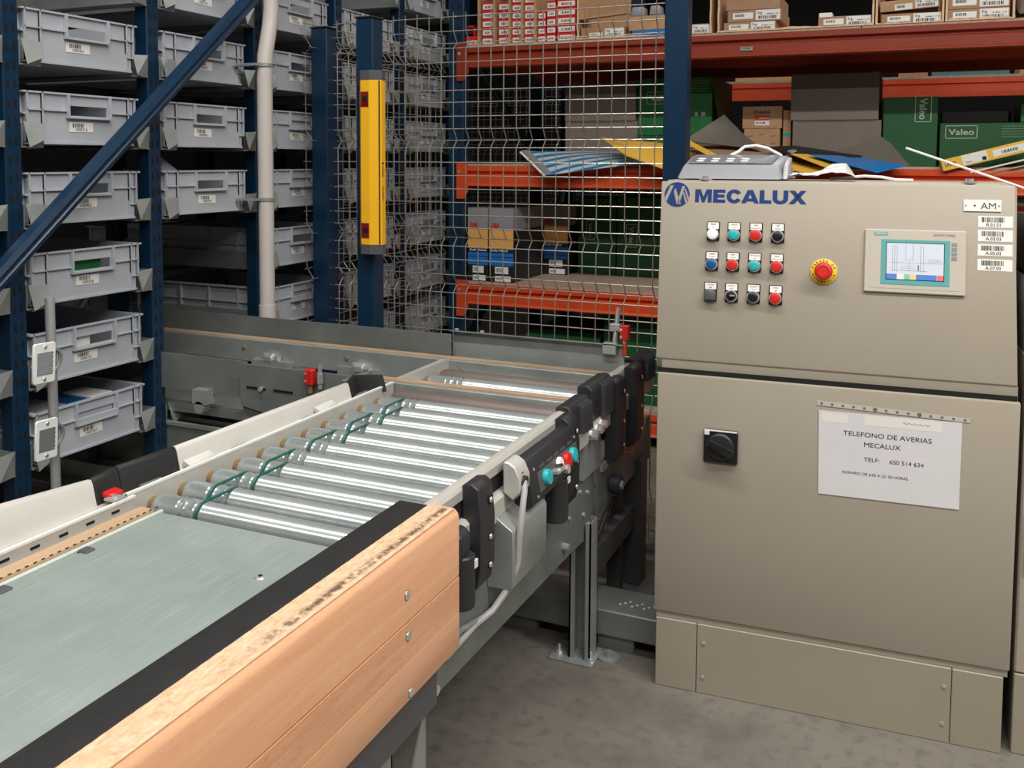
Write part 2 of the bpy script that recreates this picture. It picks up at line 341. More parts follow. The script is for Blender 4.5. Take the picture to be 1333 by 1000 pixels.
def bracket(y0, sgn, z, name='crate_bracket'):        # folded galvanised support: two front flaps meeting on a diagonal, and its ledge
    m = MB()
    a, b = (y0, y0+.062*sgn)
    x = XR+.006
    q = [(x, a, z+.064), (x, b, z+.060), (x+.012, b, z+.002), (x+.002, a, z-.006)]
    if sgn > 0: m.add([q[0], q[1], (x+.016, b-.012*sgn, z+.014), (x+.022, a, z-.006)], [(0, 1, 2, 3)]); m.add([q[1], (x-.004, b, z-.006), (x-.004, a+.01, z-.010), (x+.022, a, z-.006), (x+.016, b-.012*sgn, z+.014)], [(0, 1, 2, 3, 4)])
    else: m.add([q[0], q[1], (x+.018, b, z-.002)], [(0, 1, 2)]); m.add([q[0], (x+.018, b, z-.002), (x-.004, a, z-.006)], [(0, 1, 2)])
    m.box(XR-.6, XR+.004, min(a, b), max(a, b), z-.006, z-.002)
    m.box(XR-.6, XR, a-.001, a+.001, z-.006, z+.06)
    return m.build(name, 'galv', rack)
for i in range(6):
    for lv in range(-2, 7):
        z = LV - DP*lv - .148
        if i == 2 and lv in (3, 4): continue
        bracket(UP[i]+.052, 1, z); bracket(UP[i+1]-.002, -1, z)
# thin back bracing of the rack
for (ya, za, yb, zb) in ((1.75, 1.35, 2.2, 1.6), (2.25, 1.0, 2.7, 1.5), (1.75, 1.0, 2.2, .45), (2.25, .55, 2.7, 1.0)):
    MB().cyl((XR-.62, ya, za), (XR-.62, yb, zb), .012, 6).build('back_brace', 'galvd', rack)
# the big diagonal brace across the front
d = Vector((0, .985, .852)).normalized(); p0 = Vector((-2.13, .55, .09)); pr = F(p0, d.cross(X).normalized()*-1, X)
br = MB(); prof = [(-.027, -.012), (-.022, .012), (-.008, .018), (-.004, .012), (.004, .012), (.008, .018), (.022, .012), (.027, -.012)]
a = [pr(q, r_, 0) for q, r_ in prof]; L_ = 3.2
n = len(prof); br.add(a+[v+d*L_ for v in a], [tuple(range(n)), tuple(range(2*n-1, n-1, -1))]+[(i, (i+1) % n, (i+1) % n+n, i+n) for i in range(n)])
br.build('diagonal_brace', 'blue', rack, label='long blue diagonal brace across the rack front')

# ---- crates
def crate_body(closed):
    m = MB(); W, H, D = .4, .148, .58
    fr = F((0, 0, 0), Y, Z)
    t = .004
    hx0, hx1, hz0, hz1 = .145, .285, H-.062, H-.034
    # front wall round the hand hole
    m.fbox(fr, .014, W-.014, .008, hz0, -t, 0); m.fbox(fr, .014, W-.014, hz1, H, -t, 0)
    m.fbox(fr, .014, hx0, hz0, hz1, -t, 0); m.fbox(fr, hx1, W-.014, hz0, hz1, -t, 0)
    if closed: m.fbox(fr, hx0, hx1, hz0, hz1, -.012, -.008); m.fbox(fr, hx0-.004, hx1+.004, hz0-.008, hz0+.012, 0, .012)
    m.box(-D, -D+t, .014, W-.014, .008, H); m.box(-D, 0, .014, .014+t, .008, H); m.box(-D, 0, W-.014-t, W-.014, .008, H)
    m.box(-D, 0, .014, W-.014, .004, .010)
    # ribs
    m.fbox(fr, 0, W, H-.005, H, -.004, .008)          # rim
    m.box(-D-.004, -D+.004, 0, W, H-.005, H); m.box(-D, 0, 0, .014, H-.005, H); m.box(-D, 0, W-.014, W, H-.005, H)
    for x in (.012, .060, .36, .386): m.fbox(fr, x-.0018, x+.0018, .05 if x in (.012, .386) else .06, H, 0, .008)
    for x in (.060, .36): m.fbox(fr, x-.0018, x+.0018, .01, H, 0, .005)
    for x0, x1 in ((.010, .060), (.060, hx0-.006), (hx1+.006, .36), (.36, .390)): m.fbox(fr, x0, x1, H-.052, H-.0485, 0, .008)
    m.fbox(fr, .010, .060, H-.102, H-.0985, 0, .007)
    m.fbox(fr, .36, .39, H-.102, H-.0985, 0, .007)
    m.fbox(fr, .02, W-.02, .004, .010, -.002, .006)
    # lip round the hand hole
    m.fbox(fr, hx0-.006, hx0-.001, hz0-.006, H, 0, .014); m.fbox(fr, hx1+.001, hx1+.006, hz0-.006, H, 0, .014)
    m.fbox(fr, hx0-.006, hx1+.006, hz0-.008, hz0-.003, 0, .014)
    # side ribs
    for x in (-.02, -.14, -.28, -.42, -.56): m.box(x-.002, x+.002, .002, .014, .06, H); m.box(x-.002, x+.002, W-.014, W-.002, .06, H)
    m.box(-D, 0, .004, .014, .085, .089); m.box(-D, 0, W-.014, W-.004, .085, .089)
    return m
crate_me = {c: crate_body(c) for c in (False, True)}
bodies = {}
def crate(col, lv, label, num, closed=False, dx=0, dy=0, group=None, labelled=True, lz=0):
    loc = (XR+dx, UP[col+1]+.053+dy, LV-DP*lv-.148+lz)
    root = thing('storage_crate', label, 'crate', loc, 0, group)
    if closed not in bodies:
        b = bodies[closed] = crate_me[closed].build('body', 'crate', root, world=False)
    else:
        b = bodies[closed].copy(); C.objects.link(b); b.parent = root
    if labelled:
        fr = F((.0008, 0, 0), Y, Z); rd = random.Random(num)
        lx = .15 + rd.uniform(-.005, .01); ly = .040 + rd.uniform(-.003, .006)
        sl = rd.uniform(-.04, .02); fr = F((.0008, lx, ly), (0, math.cos(sl), math.sin(sl)), (0, -math.sin(sl), math.cos(sl)))
        lb = MB().fbox(fr, 0, .082, 0, .028, 0, .0006).build('barcode_label', 'sticker', root, world=False, smooth=False)
        MB().fbar(fr, .011, .052, .013, .025, .0009, num, 18).ftext(fr, .041, .003, .0085, str(num), .01, None, .0009, 'C').build('barcode_print', 'print', lb, world=False, smooth=False)
    return root
ordn = ['first', 'second', 'third', 'fourth', 'fifth', 'sixth', 'seventh', 'eighth']
colA = [1000361, 1000216, 1000462, 1000258, 1000153, 1000767]
extraA = ['topmost and nearest crate of the aisle rack', 'grey crate second from the top in the nearest rack bay', 'third grey crate of the nearest bay, crossed by the diagonal brace',
          'grey crate with a green pack showing through its hand hole', 'grey crate beside the upper reflector, pale box in its hand hole', 'lowest grey crate of the nearest bay, blue and white boxes inside']
for lv in range(6): crate(0, lv, extraA[lv] + ', barcode %d' % colA[lv], colA[lv], closed=(lv == 5))
crate(1, -1, 'grey crate cut by the top of the picture in the second rack bay', 1000176)
crate(1, 0, 'grey crate crossed by the upper end of the diagonal brace, second bay', 1000567)
crate(1, 1, 'grey crate with empty dark hand hole in the second bay, above the bagged one', 1000806)
crate(1, 2, 'grey crate with a clear plastic bag poking out above its rim', 1000534)
for lv in range(-1, 6):
    crate(2, lv, 'grey crate just right of the white pipe, ' + ordn[lv+1] + ' row from the top', 1000301+lv*37, closed=lv in (1, 2, 4))
for lv in range(-1, 6):
    crate(3, lv, 'grey crate between the two blue fence posts, ' + ordn[lv+1] + ' row from the top', 1000411+lv*53, closed=lv in (2, 3))
for lv in range(-2, 6):
    crate(4, lv, 'grey crate in the farthest bay behind mesh, ' + ordn[lv+2] + ' row from the top', 1000520+lv*41, closed=lv == 1)
for k, (x, y, z, l) in enumerate(((-2.72, 2.93, .875, 'unlit grey crate deep behind the conveyor opening, uppermost of those'), (-2.72, 2.78, .645, 'unlit grey crate deep behind the conveyor opening, directly above the rails'),
                                  (-2.72, 2.78, .42, 'unlit grey crate seen between the two cross rails'))):
    crate(1, 0, l, 1000800+k, labelled=False, dx=x-XR, dy=y-UP[2]-.053, lz=z-(LV-.148))
# deck rails carrying the deep crates
for z in (.875, .645, .42):
    MB().box(-2.8, -2.71, 2.72, 3.36, z-.03, z-.002).build('deck_rail', 'galvd', rack)
# contents of crates
def bx(name, label, cat, x0, x1, y0, y1, z0, z1, m, group=None, bevel=.001):
    o = MB().box(x0, x1, y0, y1, z0, z1)
    t = o.build(name, m, None, bevel=bevel, world=False); return tag(t, label, cat, group)
zc = lambda lv: LV-DP*lv-.148+.011
bx('seed_pack', 'green pack lying inside the grey crate above the reflectors', 'pack', -2.30, -2.22, 1.88, 2.02, zc(3), zc(3)+.11, 'green')
bx('small_carton', 'pale grey carton seen through the hand hole of the crate beside the upper reflector', 'carton', -2.32, -2.215, 1.90, 1.97, zc(4), zc(4)+.105, 'sticker')
bx('small_carton', 'dark blue carton behind the pale one in that same crate', 'carton', -2.42, -2.33, 1.93, 2.03, zc(4), zc(4)+.10, 'bluebtn')
bx('small_carton', 'grey carton at the near side of the lowest crate', 'carton', -2.46, -2.25, 1.80, 1.91, zc(5), zc(5)+.125, 'greyprint')
bx('small_carton', 'dark blue carton in the middle of the lowest crate', 'carton', -2.40, -2.25, 1.915, 1.985, zc(5), zc(5)+.125, 'bluebtn')
bx('small_carton', 'white carton at the far side of the lowest crate', 'carton', -2.36, -2.24, 1.99, 2.07, zc(5), zc(5)+.128, 'sticker')
g = MB(); zb = zc(2); rd = random.Random(3)
ring = [(math.cos(a_)*.05*rd.uniform(.8, 1.2), math.sin(a_)*.06*rd.uniform(.8, 1.2)) for a_ in [i*.785 for i in range(8)]]
vs = [(-2.30+q[0], 2.37+q[1]*1.3, zb) for q in ring]+[(-2.30+q[0]*.9, 2.36+q[1], zb+.13) for q in ring]+[(-2.30, 2.345, zb+.185)]
g.add(vs, [(i, (i+1) % 8, (i+1) % 8+8, i+8) for i in range(8)]+[(i+8, (i+1) % 8+8, 16) for i in range(8)]+[tuple(range(7, -1, -1))])
tag(g.build('plastic_bag', 'bag', None, smooth=False), 'clear grey plastic bag standing up out of a crate in the second bay', 'bag')

# ------------------------------------------------------------------ white pipe
pp = thing('drain_pipe', 'white vertical plastic pipe clamped in front of the blue rack', 'pipe', (-2.1, 2.64, 0))
x, y = -2.1, 2.64
MB().tube([(x, y, .003), (x, y, .5), (x, y, 1.0), (x, y, 1.60), (x, y+.004, 1.68), (x, y+.03, 1.78), (x, y+.04, 1.84), (x, y+.04, 2.8)], .027, 14).build('pipe_run', 'pvc', pp)
MB().cyl((x, y, .70), (x, y, .80), .030, 14).build('coupling', 'pvc', pp)
for z in (1.64, 1.17): MB().cyl((x, y, z), (x, y, z+.012), .030, 14).box(x-.09, x, y-.05, y-.02, z+.002, z+.010).build('pipe_clamp', 'galv', pp)

# ------------------------------------------------------------------ fence
def post(label, x0, x1, y0, y1, h):
    t = thing('fence_post', label, 'post', ((x0+x1)/2, (y0+y1)/2, 0))
    MB().box(x0, x1, y0, y1, 0, h).build('tube', 'blue', t, bevel=.004)
    MB().box(x0-.004, x1+.004, y0-.004, y1+.004, h, h+.006).build('cap', 'black', t, bevel=.002)
    MB().box(x0-.03, x1+.03, y0-.03, y1+.03, 0, .008).build('foot_plate', 'galvd', t)
post('square blue fence post at the corner of the mesh, left of the light barrier', -2.164, -2.09, 3.0, 3.07, 1.824)
post('square blue fence post carrying the yellow light barrier', -1.815, -1.745, 2.78, 2.85, 1.812)
post('tall square blue fence post rising behind the control cabinet', -.766, -.69, 3.0, 3.07, 2.3)
zs = [1.84, 1.788, 1.748, 1.726, 1.675, 1.624, 1.573, 1.529, 1.478, 1.432, 1.391, 1.362, 1.309, 1.26, 1.211, 1.161, 1.115, 1.068, 1.029, .999, .949, .891, .852, .824, .769, .73, .682, .643]
z = .6
while z > .03: zs.append(round(z, 3)); z -= .0455
BEND = [(1.788, 1.748, 1.726), (1.432, 1.391, 1.362), (1.068, 1.029, .999), (.891, .852, .824), (.555, .509, .46), (.191, .145, .10)]
APEX = {b[1] for b in BEND}
prof = [1.85]
zz_ = [(1.855, 0)]
for a_, b_, c_ in BEND: zz_ += [(a_, 0), (b_, 1), (c_, 0)]
zz_ += [(.012, 0)]
def near_apex(z): return min(abs(z-b[1]) for b in BEND) < .012
def mesh_panel(name, label, loc, org, along, out, length, off=.03, r=.002, ztop=1.855):
    t = thing(name, label, 'fence', loc)
    org = Vector(org); along = Vector(along); out = Vector(out)
    m = MB(); k = 0
    while k*.0505 < length:
        p = org+along*(k*.0505+.02)
        m.tube([p+out*(o*off)+Z*z for z, o in zz_ if z <= ztop], r, 5); k += 1
    m.build('vertical_wires', 'wire', t, kind='stuff')
    m = MB()
    for z in zs:
        if z > ztop: continue
        o = off if near_apex(z) else 0
        p = org+out*(o+.003)+Z*z
        m.tube([p, p+along*length], r, 5)
    m.build('horizontal_wires', 'wire', t, kind='stuff')
    return t
mesh_panel('mesh_fence', 'welded wire mesh fence panel facing the roller conveyor', (-1.43, 3.04, 0), (-2.085, 3.035, 0), X, Y, 1.318)
mesh_panel('mesh_fence', 'wire mesh fence panel receding along the crate rack', (-2.172, 3.5, 0), (-2.172, 2.955, 0), Y, X, 1.12)
mesh_panel('mesh_fence', 'dim wire mesh fence standing far behind the orange shelving', (-2.3, 6.4, 0), (-3.2, 6.4, 0), X, Y, 2.6)

# light barrier
lc = thing('light_barrier', 'yellow light barrier with two red windows on a blue post', 'sensor', (-1.735, 2.755, .99))
fr = F((-1.735, 2.74, 0), X, Z)
pf = [(-.040, -.034), (-.040, -.004), (-.030, .006), (.004, .006), (.034, -.006), (.044, -.010), (.044, -.034)]
def zprism(mb, pts, z0, z1): return mb.prism([(-1.735+a_, 2.74-b_) for a_, b_ in pts], 'z', z0, z1)
zprism(MB(), pf, 1.022, 1.592).build('housing', 'yellow', lc, smooth=False)
big = [(a_*1.03, b_*1.05) for a_, b_ in pf]
zprism(MB(), big, 1.592, 1.626).build('end_cap', 'capgrey', lc, smooth=False); zprism(MB(), big, .988, 1.022).build('end_cap', 'capgrey', lc, smooth=False)
for z in (1.50, 1.045):
    wn = MB().fbox(fr, -.030, .001, z, z+.052, .004, .0075).build('optic_window', 'redwin', lc, smooth=False)
    MB().fdisc(fr, -.013, z+.026, .011, .0075, .0085, 14).build('lens', 'slot', wn)
for u0 in (.0365,): MB().box(-1.735+.0355, -1.735+.0385, 2.74+.004, 2.74+.0095, 1.024, 1.59).build('profile_groove', 'slot', lc, smooth=False)
ft = F((-1.735+.0446, 2.757, 1.20), -Z, Y)
MB().ftext(ft, -.11, -.006, .011, '\u2206 Leuze', .012, None, .0004).build('maker_print', 'print', lc, smooth=False)
MB().ftext(ft, -.025, -.006, .011, 'lumiflex', .0, None, .0004).build('maker_print', 'print', lc, smooth=False)
for z in (1.58, 1.0): MB().box(-1.80, -1.76, 2.765, 2.779, z, z+.03).build('clamp', 'black', lc)

# ------------------------------------------------------------------ packing table (nearest)
tb = thing('packing_table', 'packing table with scuffed zinc plate and thick wooden side board', 'table', (-1.0, .8, 0))
MB().box(-1.225, -.80, -.4, 1.243, .662, .680).build('top_plate', 'zinc', tb, bevel=.003)
MB().prism([(-1.235, .664), (-1.229, .664), (-1.229, .682), (-1.231, .684), (-1.235, .684)], 'y', -.4, 1.245).build('pale_strip', 'mint', tb)
m = MB()
for k in range(110): m.box(-1.2372, -1.2355, -.38+k*.0148, -.38+k*.0148+.006, .6895, .6909)
m.build('toothed_edge', 'slot', tb, kind='stuff', smooth=False)
for y in (1.066, .915): MB().box(-1.229, -1.208, y-.010, y+.010, .676, .6835).build('clip', 'capgrey', tb, bevel=.002)
MB().prism([(-1.2665, .66), (-1.236, .66), (-1.236, .690), (-1.2665, .690)], 'y', -.4, 1.228).build('belt_strip', 'tan', tb)
MB().prism([(-1.345, .60), (-1.270, .60), (-1.270, .668), (-1.291, .668), (-1.291, .702), (-1.296, .702), (-1.296, .696), (-1.345, .690)], 'y', -.4, 1.24).build('side_rail', 'alu', tb)
MB().box(-1.296, -1.290, -.4, 1.24, .699, .7035).build('rail_lip', 'lip', tb)
m = MB()
for k in range(28): m.box(-1.2915, -1.2895, -.3+k*.055, -.3+k*.055+.017, .686, .690)
m.build('rail_slots', 'slot', tb, kind='stuff', smooth=False)
fr = topf(-.9, 1.106, .680)
MB().fdisc(fr, 0, 0, .011, 0, .002, 18, .009).build('plate_screw', 'chrome', tb)
MB().fdisc(fr, 0, 0, .004, .002, .0024, 6).build('screw_socket', 'slot', tb)
MB().prism([(-.816, .66), (-.757, .66), (-.757, .7215), (-.812, .7215), (-.816, .718)], 'y', -.4, 1.376).build('rubber_strip', 'rubber', tb, bevel=.001)
wb = bpy.data.objects.new('wooden_board', None); C.objects.link(wb); wb.parent = tb; wb.empty_display_size = .05
y0, y1 = -.4, 1.386
MB().prism([(-.757, .6015), (-.700, .6015), (-.700, .706), (-.7025, .714), (-.709, .7205), (-.757, .7205)], 'y', y0, y1).build('plank', 'wood', wb, bevel=.002)
MB().prism([(-.757, .5375), (-.700, .5375), (-.700, .600), (-.757, .600)], 'y', y0, y1).build('plank', 'wood2', wb, bevel=.0006)
MB().prism([(-.757, .468), (-.706, .468), (-.700, .474), (-.700, .5368), (-.757, .5368)], 'y', y0, y1).build('plank', 'wood', wb, bevel=.0006)
# rough worn top skin of the board: uneven fibrous strip
rd = random.Random(5)
def wtop(u, v):
    yy = y0+.004+(y1-y0-.012)*v; xx = -.756+.049*u
    return (xx, yy, .7212 + (rd.uniform(-.0002, .0016) if .55 < u < .98 else rd.uniform(0, .0005)))
MB().sheet(wtop, 9, 260, .0014).build('worn_edge', 'woodtop', wb, label='rough worn pale top edge of the board')
fr = east(-.700, 0, 0)
for (y, z) in ((1.207, .646), (1.211, .579), (1.218, .484)):
    MB().fdisc(fr, y, z, .0085, -.002, .0004, 18).build('screw_recess', 'slot', wb)
    MB().flathe(fr, y, z, [(.0078, .0002), (.0072, .0016), (.003, .002)], 18).build('screw', 'chrome', wb)
MB().box(-.76, -.725, .3, 1.35, .385, .468).build('lower_rail', 'capgrey', tb)
MB().box(-.80, -.765, -.4, 1.40, .40, .655).build('side_skirt', 'galvd', tb)
def leg(parent, x0, x1, y0, y1, z0, z1, m='galv', foot=True):
    b = MB(); t = .004                                # C-profile with an inner lip, open to -Y
    b.box(x0, x0+t, y0, y1, z0, z1).box(x1-t, x1, y0, y1, z0, z1).box(x0, x1, y1-t, y1, z0, z1)
    b.box(x0, x0+.014, y0, y0+t, z0, z1).box(x1-.014, x1, y0, y0+t, z0, z1)
    l = b.build('leg', m, parent)
    if foot:
        MB().box(x0-.05, x1+.012, y0-.02, y1+.02, 0, .006).build('foot_plate', m, l, bevel=.001)
        for dx, dy in ((-.03, .0), (x1-x0+.002, -.005)):
            MB().cyl((x0+dx, y0+dy+.01, .006), (x0+dx, y0+dy+.01, .03), .0045, 8).cyl((x0+dx, y0+dy+.01, .006), (x0+dx, y0+dy+.01, .014), .009, 6).build('anchor_bolt', 'chrome', l)
    return l
leg(tb, -.80, -.742, 1.17, 1.23, 0, .45); leg(tb, -1.30, -1.24, 1.17, 1.23, 0, .60)
leg(tb, -.80, -.742, .10, .16, 0, .45); leg(tb, -1.30, -1.24, .10, .16, 0, .60)
MB().prism([(1.21, .20), (1.336, .0), (1.336, .372), (1.325, .372), (1.262, .235)], 'x', -.742, -.739).build('leg_gusset', 'galv', tb, label='slanted galvanised gusset beside the leg')

# ------------------------------------------------------------------ roller conveyors
def roller_mesh(name, mtl, parent, length=.515, grooves=True):
    m = MB(); r = .0248
    pf = [(.0005, .018), (.006, .0225), (.014, r), (.078, r)]
    if grooves:
        pf = [(0, .017), (.004, .0215), (.012, .0243), (.018, r)]
        for g_ in (.072, .112): pf += [(g_-.011, r), (g_-.009, r+.001), (g_-.006, r), (g_-.004, .0212), (g_+.004, .0212), (g_+.006, r), (g_+.009, r+.001), (g_+.011, r)]
    pf += [(length-.006, r), (length, .022)]
    fr = F((0, 0, 0), Y, Z)                            # n = +X
    m.flathe(fr, 0, 0, [(rr_, x) for x, rr_ in pf], 24)
    return m.build(name, mtl, parent, world=False)
cv = thing('roller_conveyor', 'roller conveyor of twelve zinc rollers with green drive cords', 'conveyor', (-1.04, 1.74, 0))
ry = [1.303+.0795*i for i in range(12)]
RZ = .660
off = base(cv)
r0 = None
def lz(x, y, z): return Vector((x, y, z))-off
for i, y in enumerate(ry):
    if i == 11: o = roller_mesh('roller', 'rubroll', cv, .515, False); o['label'] = 'brown sleeved end roller'; o.location = lz(-1.300, y, RZ); continue
    if r0 is None: r0 = roller_mesh('roller', 'roller', cv); o = r0; b0 = MB().cyl((-.011, 0, 0), (0, 0, 0), .0165, 14, .0185).build('bearing', 'ochre', r0, world=False)
    else:
        o = r0.copy(); C.objects.link(o); o.parent = cv; b = b0.copy(); C.objects.link(b); b.parent = o
    o.location = lz(-1.300, y, RZ)
for i in range(10):
    if i == 4: continue
    xg = -1.300 + (.112 if i % 2 == 0 else .072)
    pts = []
    for k in range(9): t_ = math.pi/2+math.pi*k/8; pts.append((xg, ry[i]+.0235*math.cos(t_), RZ+.0235*math.sin(t_)))
    for k in range(9): t_ = -math.pi/2+math.pi*k/8; pts.append((xg, ry[i+1]+.0235*math.cos(t_), RZ+.0235*math.sin(t_)))
    MB().tube(pts, .0032, 6, True).build('drive_cord', 'green_cord', cv)
MB().prism([(-1.345, .60), (-1.312, .60), (-1.312, .700), (-1.317, .700), (-1.317, .694), (-1.345, .690)], 'y', 1.241, 2.19).build('side_rail', 'alu', cv)
MB().box(-1.318, -1.311, 1.241, 2.19, .697, .7015).build('rail_lip', 'lip', cv)
for y in (1.30, 1.55, 1.80, 2.05): MB().box(-1.345, -1.32, y, y+.05, .6905, .6945).build('rail_joint', 'galvd', cv)
MB().box(-1.344, -.77, 1.405, 2.19, .575, .585).build('added_dark_tray', 'capgrey', cv)  # added dark sheet that keeps the gaps between the rollers dark
MB().box(-1.36, -1.346, 1.25, 2.19, .37, .68).build('added_light_block', 'galvd', cv)  # added left panel, blocks light from the space under the rollers
# right-hand profile, outer face x=-.745
MB().prism([(-.783, .684), (-.757, .684), (-.757, .702), (-.762, .709), (-.774, .711), (-.783, .708)], 'y', 1.39, 2.08).build('side_rail', 'alu', cv, label='pale aluminium rail beside the roller ends')
MB().prism([(-.783, .598), (-.742, .598), (-.742, .640), (-.750, .648), (-.783, .648)], 'y', 1.39, 2.20).build('lower_profile', 'alu', cv)
MB().box(-.785, -.76, 1.39, 2.20, .60, .70).build('rail_web', 'dark', cv)
pan = MB(); pan.prism([(1.385, .356), (2.13, .334), (2.31, .322), (2.30, .56), (2.16, .575), (2.16, .60), (1.385, .60)], 'x', -.768, -.762)
pan.build('side_panel', 'galvd', cv, label='grey sheet side panel with cut out upper corner')
def bow(parent, y, w, z1, z0, xo=-.738):               # black moulded bow clamp
    b = MB(); hw = w/2
    pts = [(xo-.02, z1-.004), (xo, z1), (xo+.014, z1-.010), (xo+.020, z1-.07), (xo+.020, z0+.05), (xo+.012, z0+.012), (xo-.006, z0), (xo-.02, z0+.008)]
    b.prism(pts, 'y', y-hw, y+hw)
    o = b.build('bow_clamp', 'black', parent, bevel=.002)
    fr = east(xo+.020, y, 0)
    for z in (z1-.040, (z0+z1)/2-.006, z0+.045):
        MB().fdisc(fr, hw*.35, z, .0085, -.003, .0006, 16).build('screw_recess', 'slot', o); MB().flathe(fr, hw*.35, z, [(.006, .0006), (.005, .0025), (.002, .003)], 12).build('screw', 'chrome', o)
    return o
bow(cv, 1.542, .062, .716, .505); bow(cv, 2.03, .066, .716, .495)
MB().prism([(-.752, .55), (-.735, .55), (-.722, .62), (-.722, .64), (-.735, .652), (-.752, .652)], 'y', 1.438, 1.478).build('motor_cover', 'black', cv, bevel=.004)
MB().cyl((-.738, 1.47, .50), (-.738, 1.47, .60), .025, 16).build('motor_cover', 'black', cv, bevel=.003)
MB().box(-.716, -.712, 1.473, 1.485, .575, .590).build('small_sticker', 'sticker', cv)
MB().cyl((-.728, 1.925, .50), (-.728, 1.925, .60), .030, 18).box(-.755, -.73, 1.895, 1.955, .54, .64).build('motor_cover', 'black', cv, bevel=.003)
MB().box(-.700, -.697, 1.925, 1.94, .588, .602).build('small_sticker', 'sticker', cv)
MB().box(-.742, -.722, 1.825, 1.85, .545, .585).build('blue_connector', 'bluebtn', cv, bevel=.003)
cov = MB(); cov.prism([(-.762, .615), (-.758, .618), (-.708, .585), (-.706, .580), (-.706, .468), (-.710, .465), (-.762, .462)], 'y', 1.632, 1.815)
cov.build('sheet_cover', 'galv', cv, label='bent galvanised sheet cover below the push buttons', bevel=.0015)
def cap(parent, y0, y1, z0, z1, rnd=False, dz=0):      # black ventilated end cap with fins
    b = MB(); b.prism([(-.784, z0), (-.746, z0), (-.741, z0+.01), (-.743, z1-.012), (-.752, z1-.002), (-.760, z1), (-.784, z1-.004)], 'y', y0, y1)
    o = b.build('vent_cap', 'black', parent, bevel=.0015)
    k = MB(); nfin = 5; y = y0+(y1-y0)*.42; st = (y1-y0)*.54/nfin
    for j in range(nfin): k.prism([(-.745, z0+.002), (-.728, z0+.002), (-.732, z1-.014), (-.748, z1-.006)], 'y', y+j*st, y+j*st+st*.42)
    k.build('cooling_fins', 'fin', o, kind='stuff')
    fr = east(-.7415, 0, 0); MB().fdisc(fr, y0+(y1-y0)*.2, (z0+z1)/2, .010, -.004, .0008, 16).build('screw_recess', 'slot', o)
    return o
cap(cv, 2.07, 2.208, .640, .722)
MB().prism([(-.762, .50), (-.752, .50), (-.752, .60), (-.762, .60)], 'y', 2.19, 2.33).build('coupling_plate', 'galv', cv)
for (y, z) in ((2.222, .612), (2.262, .618), (2.30, .622)): MB().cyl((-.752, y, z), (-.725, y, z), .011, 8).cyl((-.752, y, z), (-.738, y, z), .014, 6).build('coupling_bolt', 'chrome', cv)
for (y, z) in ((2.04, .47), (2.14, .52), (2.19, .47), (2.11, .43), (2.25, .45), (2.22, .40), (2.26, .36)): MB().cyl((-.762, y, z), (-.757, y, z), .006, 10).build('rivet', 'steel', cv)
MB().cyl((-.762, 1.405, .372), (-.752, 1.405, .372), .009, 8).build('rivet', 'chrome', cv)
MB().cyl((-.762, 2.07, .375), (-.745, 2.07, .375), .009, 8).build('rivet', 'chrome', cv)
leg(cv, -.80, -.742, 2.225, 2.285, 0, .375)
MB().box(-.775, -.765, 2.215, 2.226, .33, .40).build('leg_bracket', 'black', cv)
leg(cv, -1.33, -1.272, 2.225, 2.285, 0, .375)
leg(cv, -1.33, -1.272, 1.36, 1.42, 0, .375)
# cables
MB().tube([(-.706, 1.688, .670), (-.700, 1.676, .655), (-.697, 1.655, .61), (-.699, 1.648, .565), (-.705, 1.656, .513), (-.72, 1.64, .464), (-.740, 1.61, .428), (-.7555, 1.56, .418), (-.7575, 1.44, .412)], .0065, 8).build('cable', 'cable', cv)
MB().tube([(-0.756, 1.779, 0.444), (-0.756, 1.767, 0.429), (-0.756, 1.738, 0.416), (-0.756, 1.679, 0.409), (-0.756, 1.605, 0.415), (-0.756, 1.503, 0.436), (-0.756, 1.383, 0.424)], .0055, 8).build('cable', 'galv', cv)

cv2 = thing('roller_conveyor', 'short far roller section of three rollers between the two cross rails', 'conveyor', (-1.04, 2.38, 0))
off2 = base(cv2)
MB().tube([(-.75, 2.42, .37), (-.75, 2.36, .355), (-.75, 2.29, .32), (-.75, 2.285, .31), (-.75, 2.31, .30), (-.75, 2.37, .325), (-.75, 2.45, .37)], .004, 6).build('cable', 'black', cv2)
for i, y in enumerate((2.292, 2.372, 2.452)):
    o = roller_mesh('roller', 'rubroll', cv2, .515, False) if i == 2 else r0.copy()
    if i < 2:
        C.objects.link(o); o.parent = cv2; b = b0.copy(); C.objects.link(b); b.parent = o
    else: o['label'] = 'brown sleeved end roller'
    o.location = Vector((-1.300, y, RZ))-off2
o = roller_mesh('roller', 'steel', cv2, .515, False); o.location = Vector((-1.300, 2.512, RZ-.02))-off2
MB().prism([(-1.345, .60), (-1.312, .60), (-1.312, .700), (-1.345, .694)], 'y', 2.245, 2.525).build('side_rail', 'alu', cv2)
MB().prism([(-.783, .684), (-.757, .684), (-.757, .702), (-.762, .710), (-.783, .711)], 'y', 2.38, 2.67).build('side_rail', 'alu', cv2, label='pale rail between the black end caps')
MB().prism([(-.783, .598), (-.742, .598), (-.742, .640), (-.783, .648)], 'y', 2.24, 2.84).build('lower_profile', 'alu', cv2)
cap(cv2, 2.226, 2.395, .640, .738); cap(cv2, 2.655, 2.83, .640, .722)
MB().box(-.785, -.76, 2.24, 2.84, .60, .70).build('rail_web', 'dark', cv2)
bow(cv2, 2.42, .075, .722, .485); bow(cv2, 2.60, .08, .722, .482)
MB().box(-.765, -.758, 2.33, 2.86, .36, .50).build('side_panel', 'galvd', cv2)
MB().box(-.758, -.75, 2.345, 2.66, .475, .495).build('panel_fold', 'galv', cv2)
MB().box(-.80, -.74, 2.70, 2.77, 0.006, .40).build('leg', 'capgrey', cv2, bevel=.003)
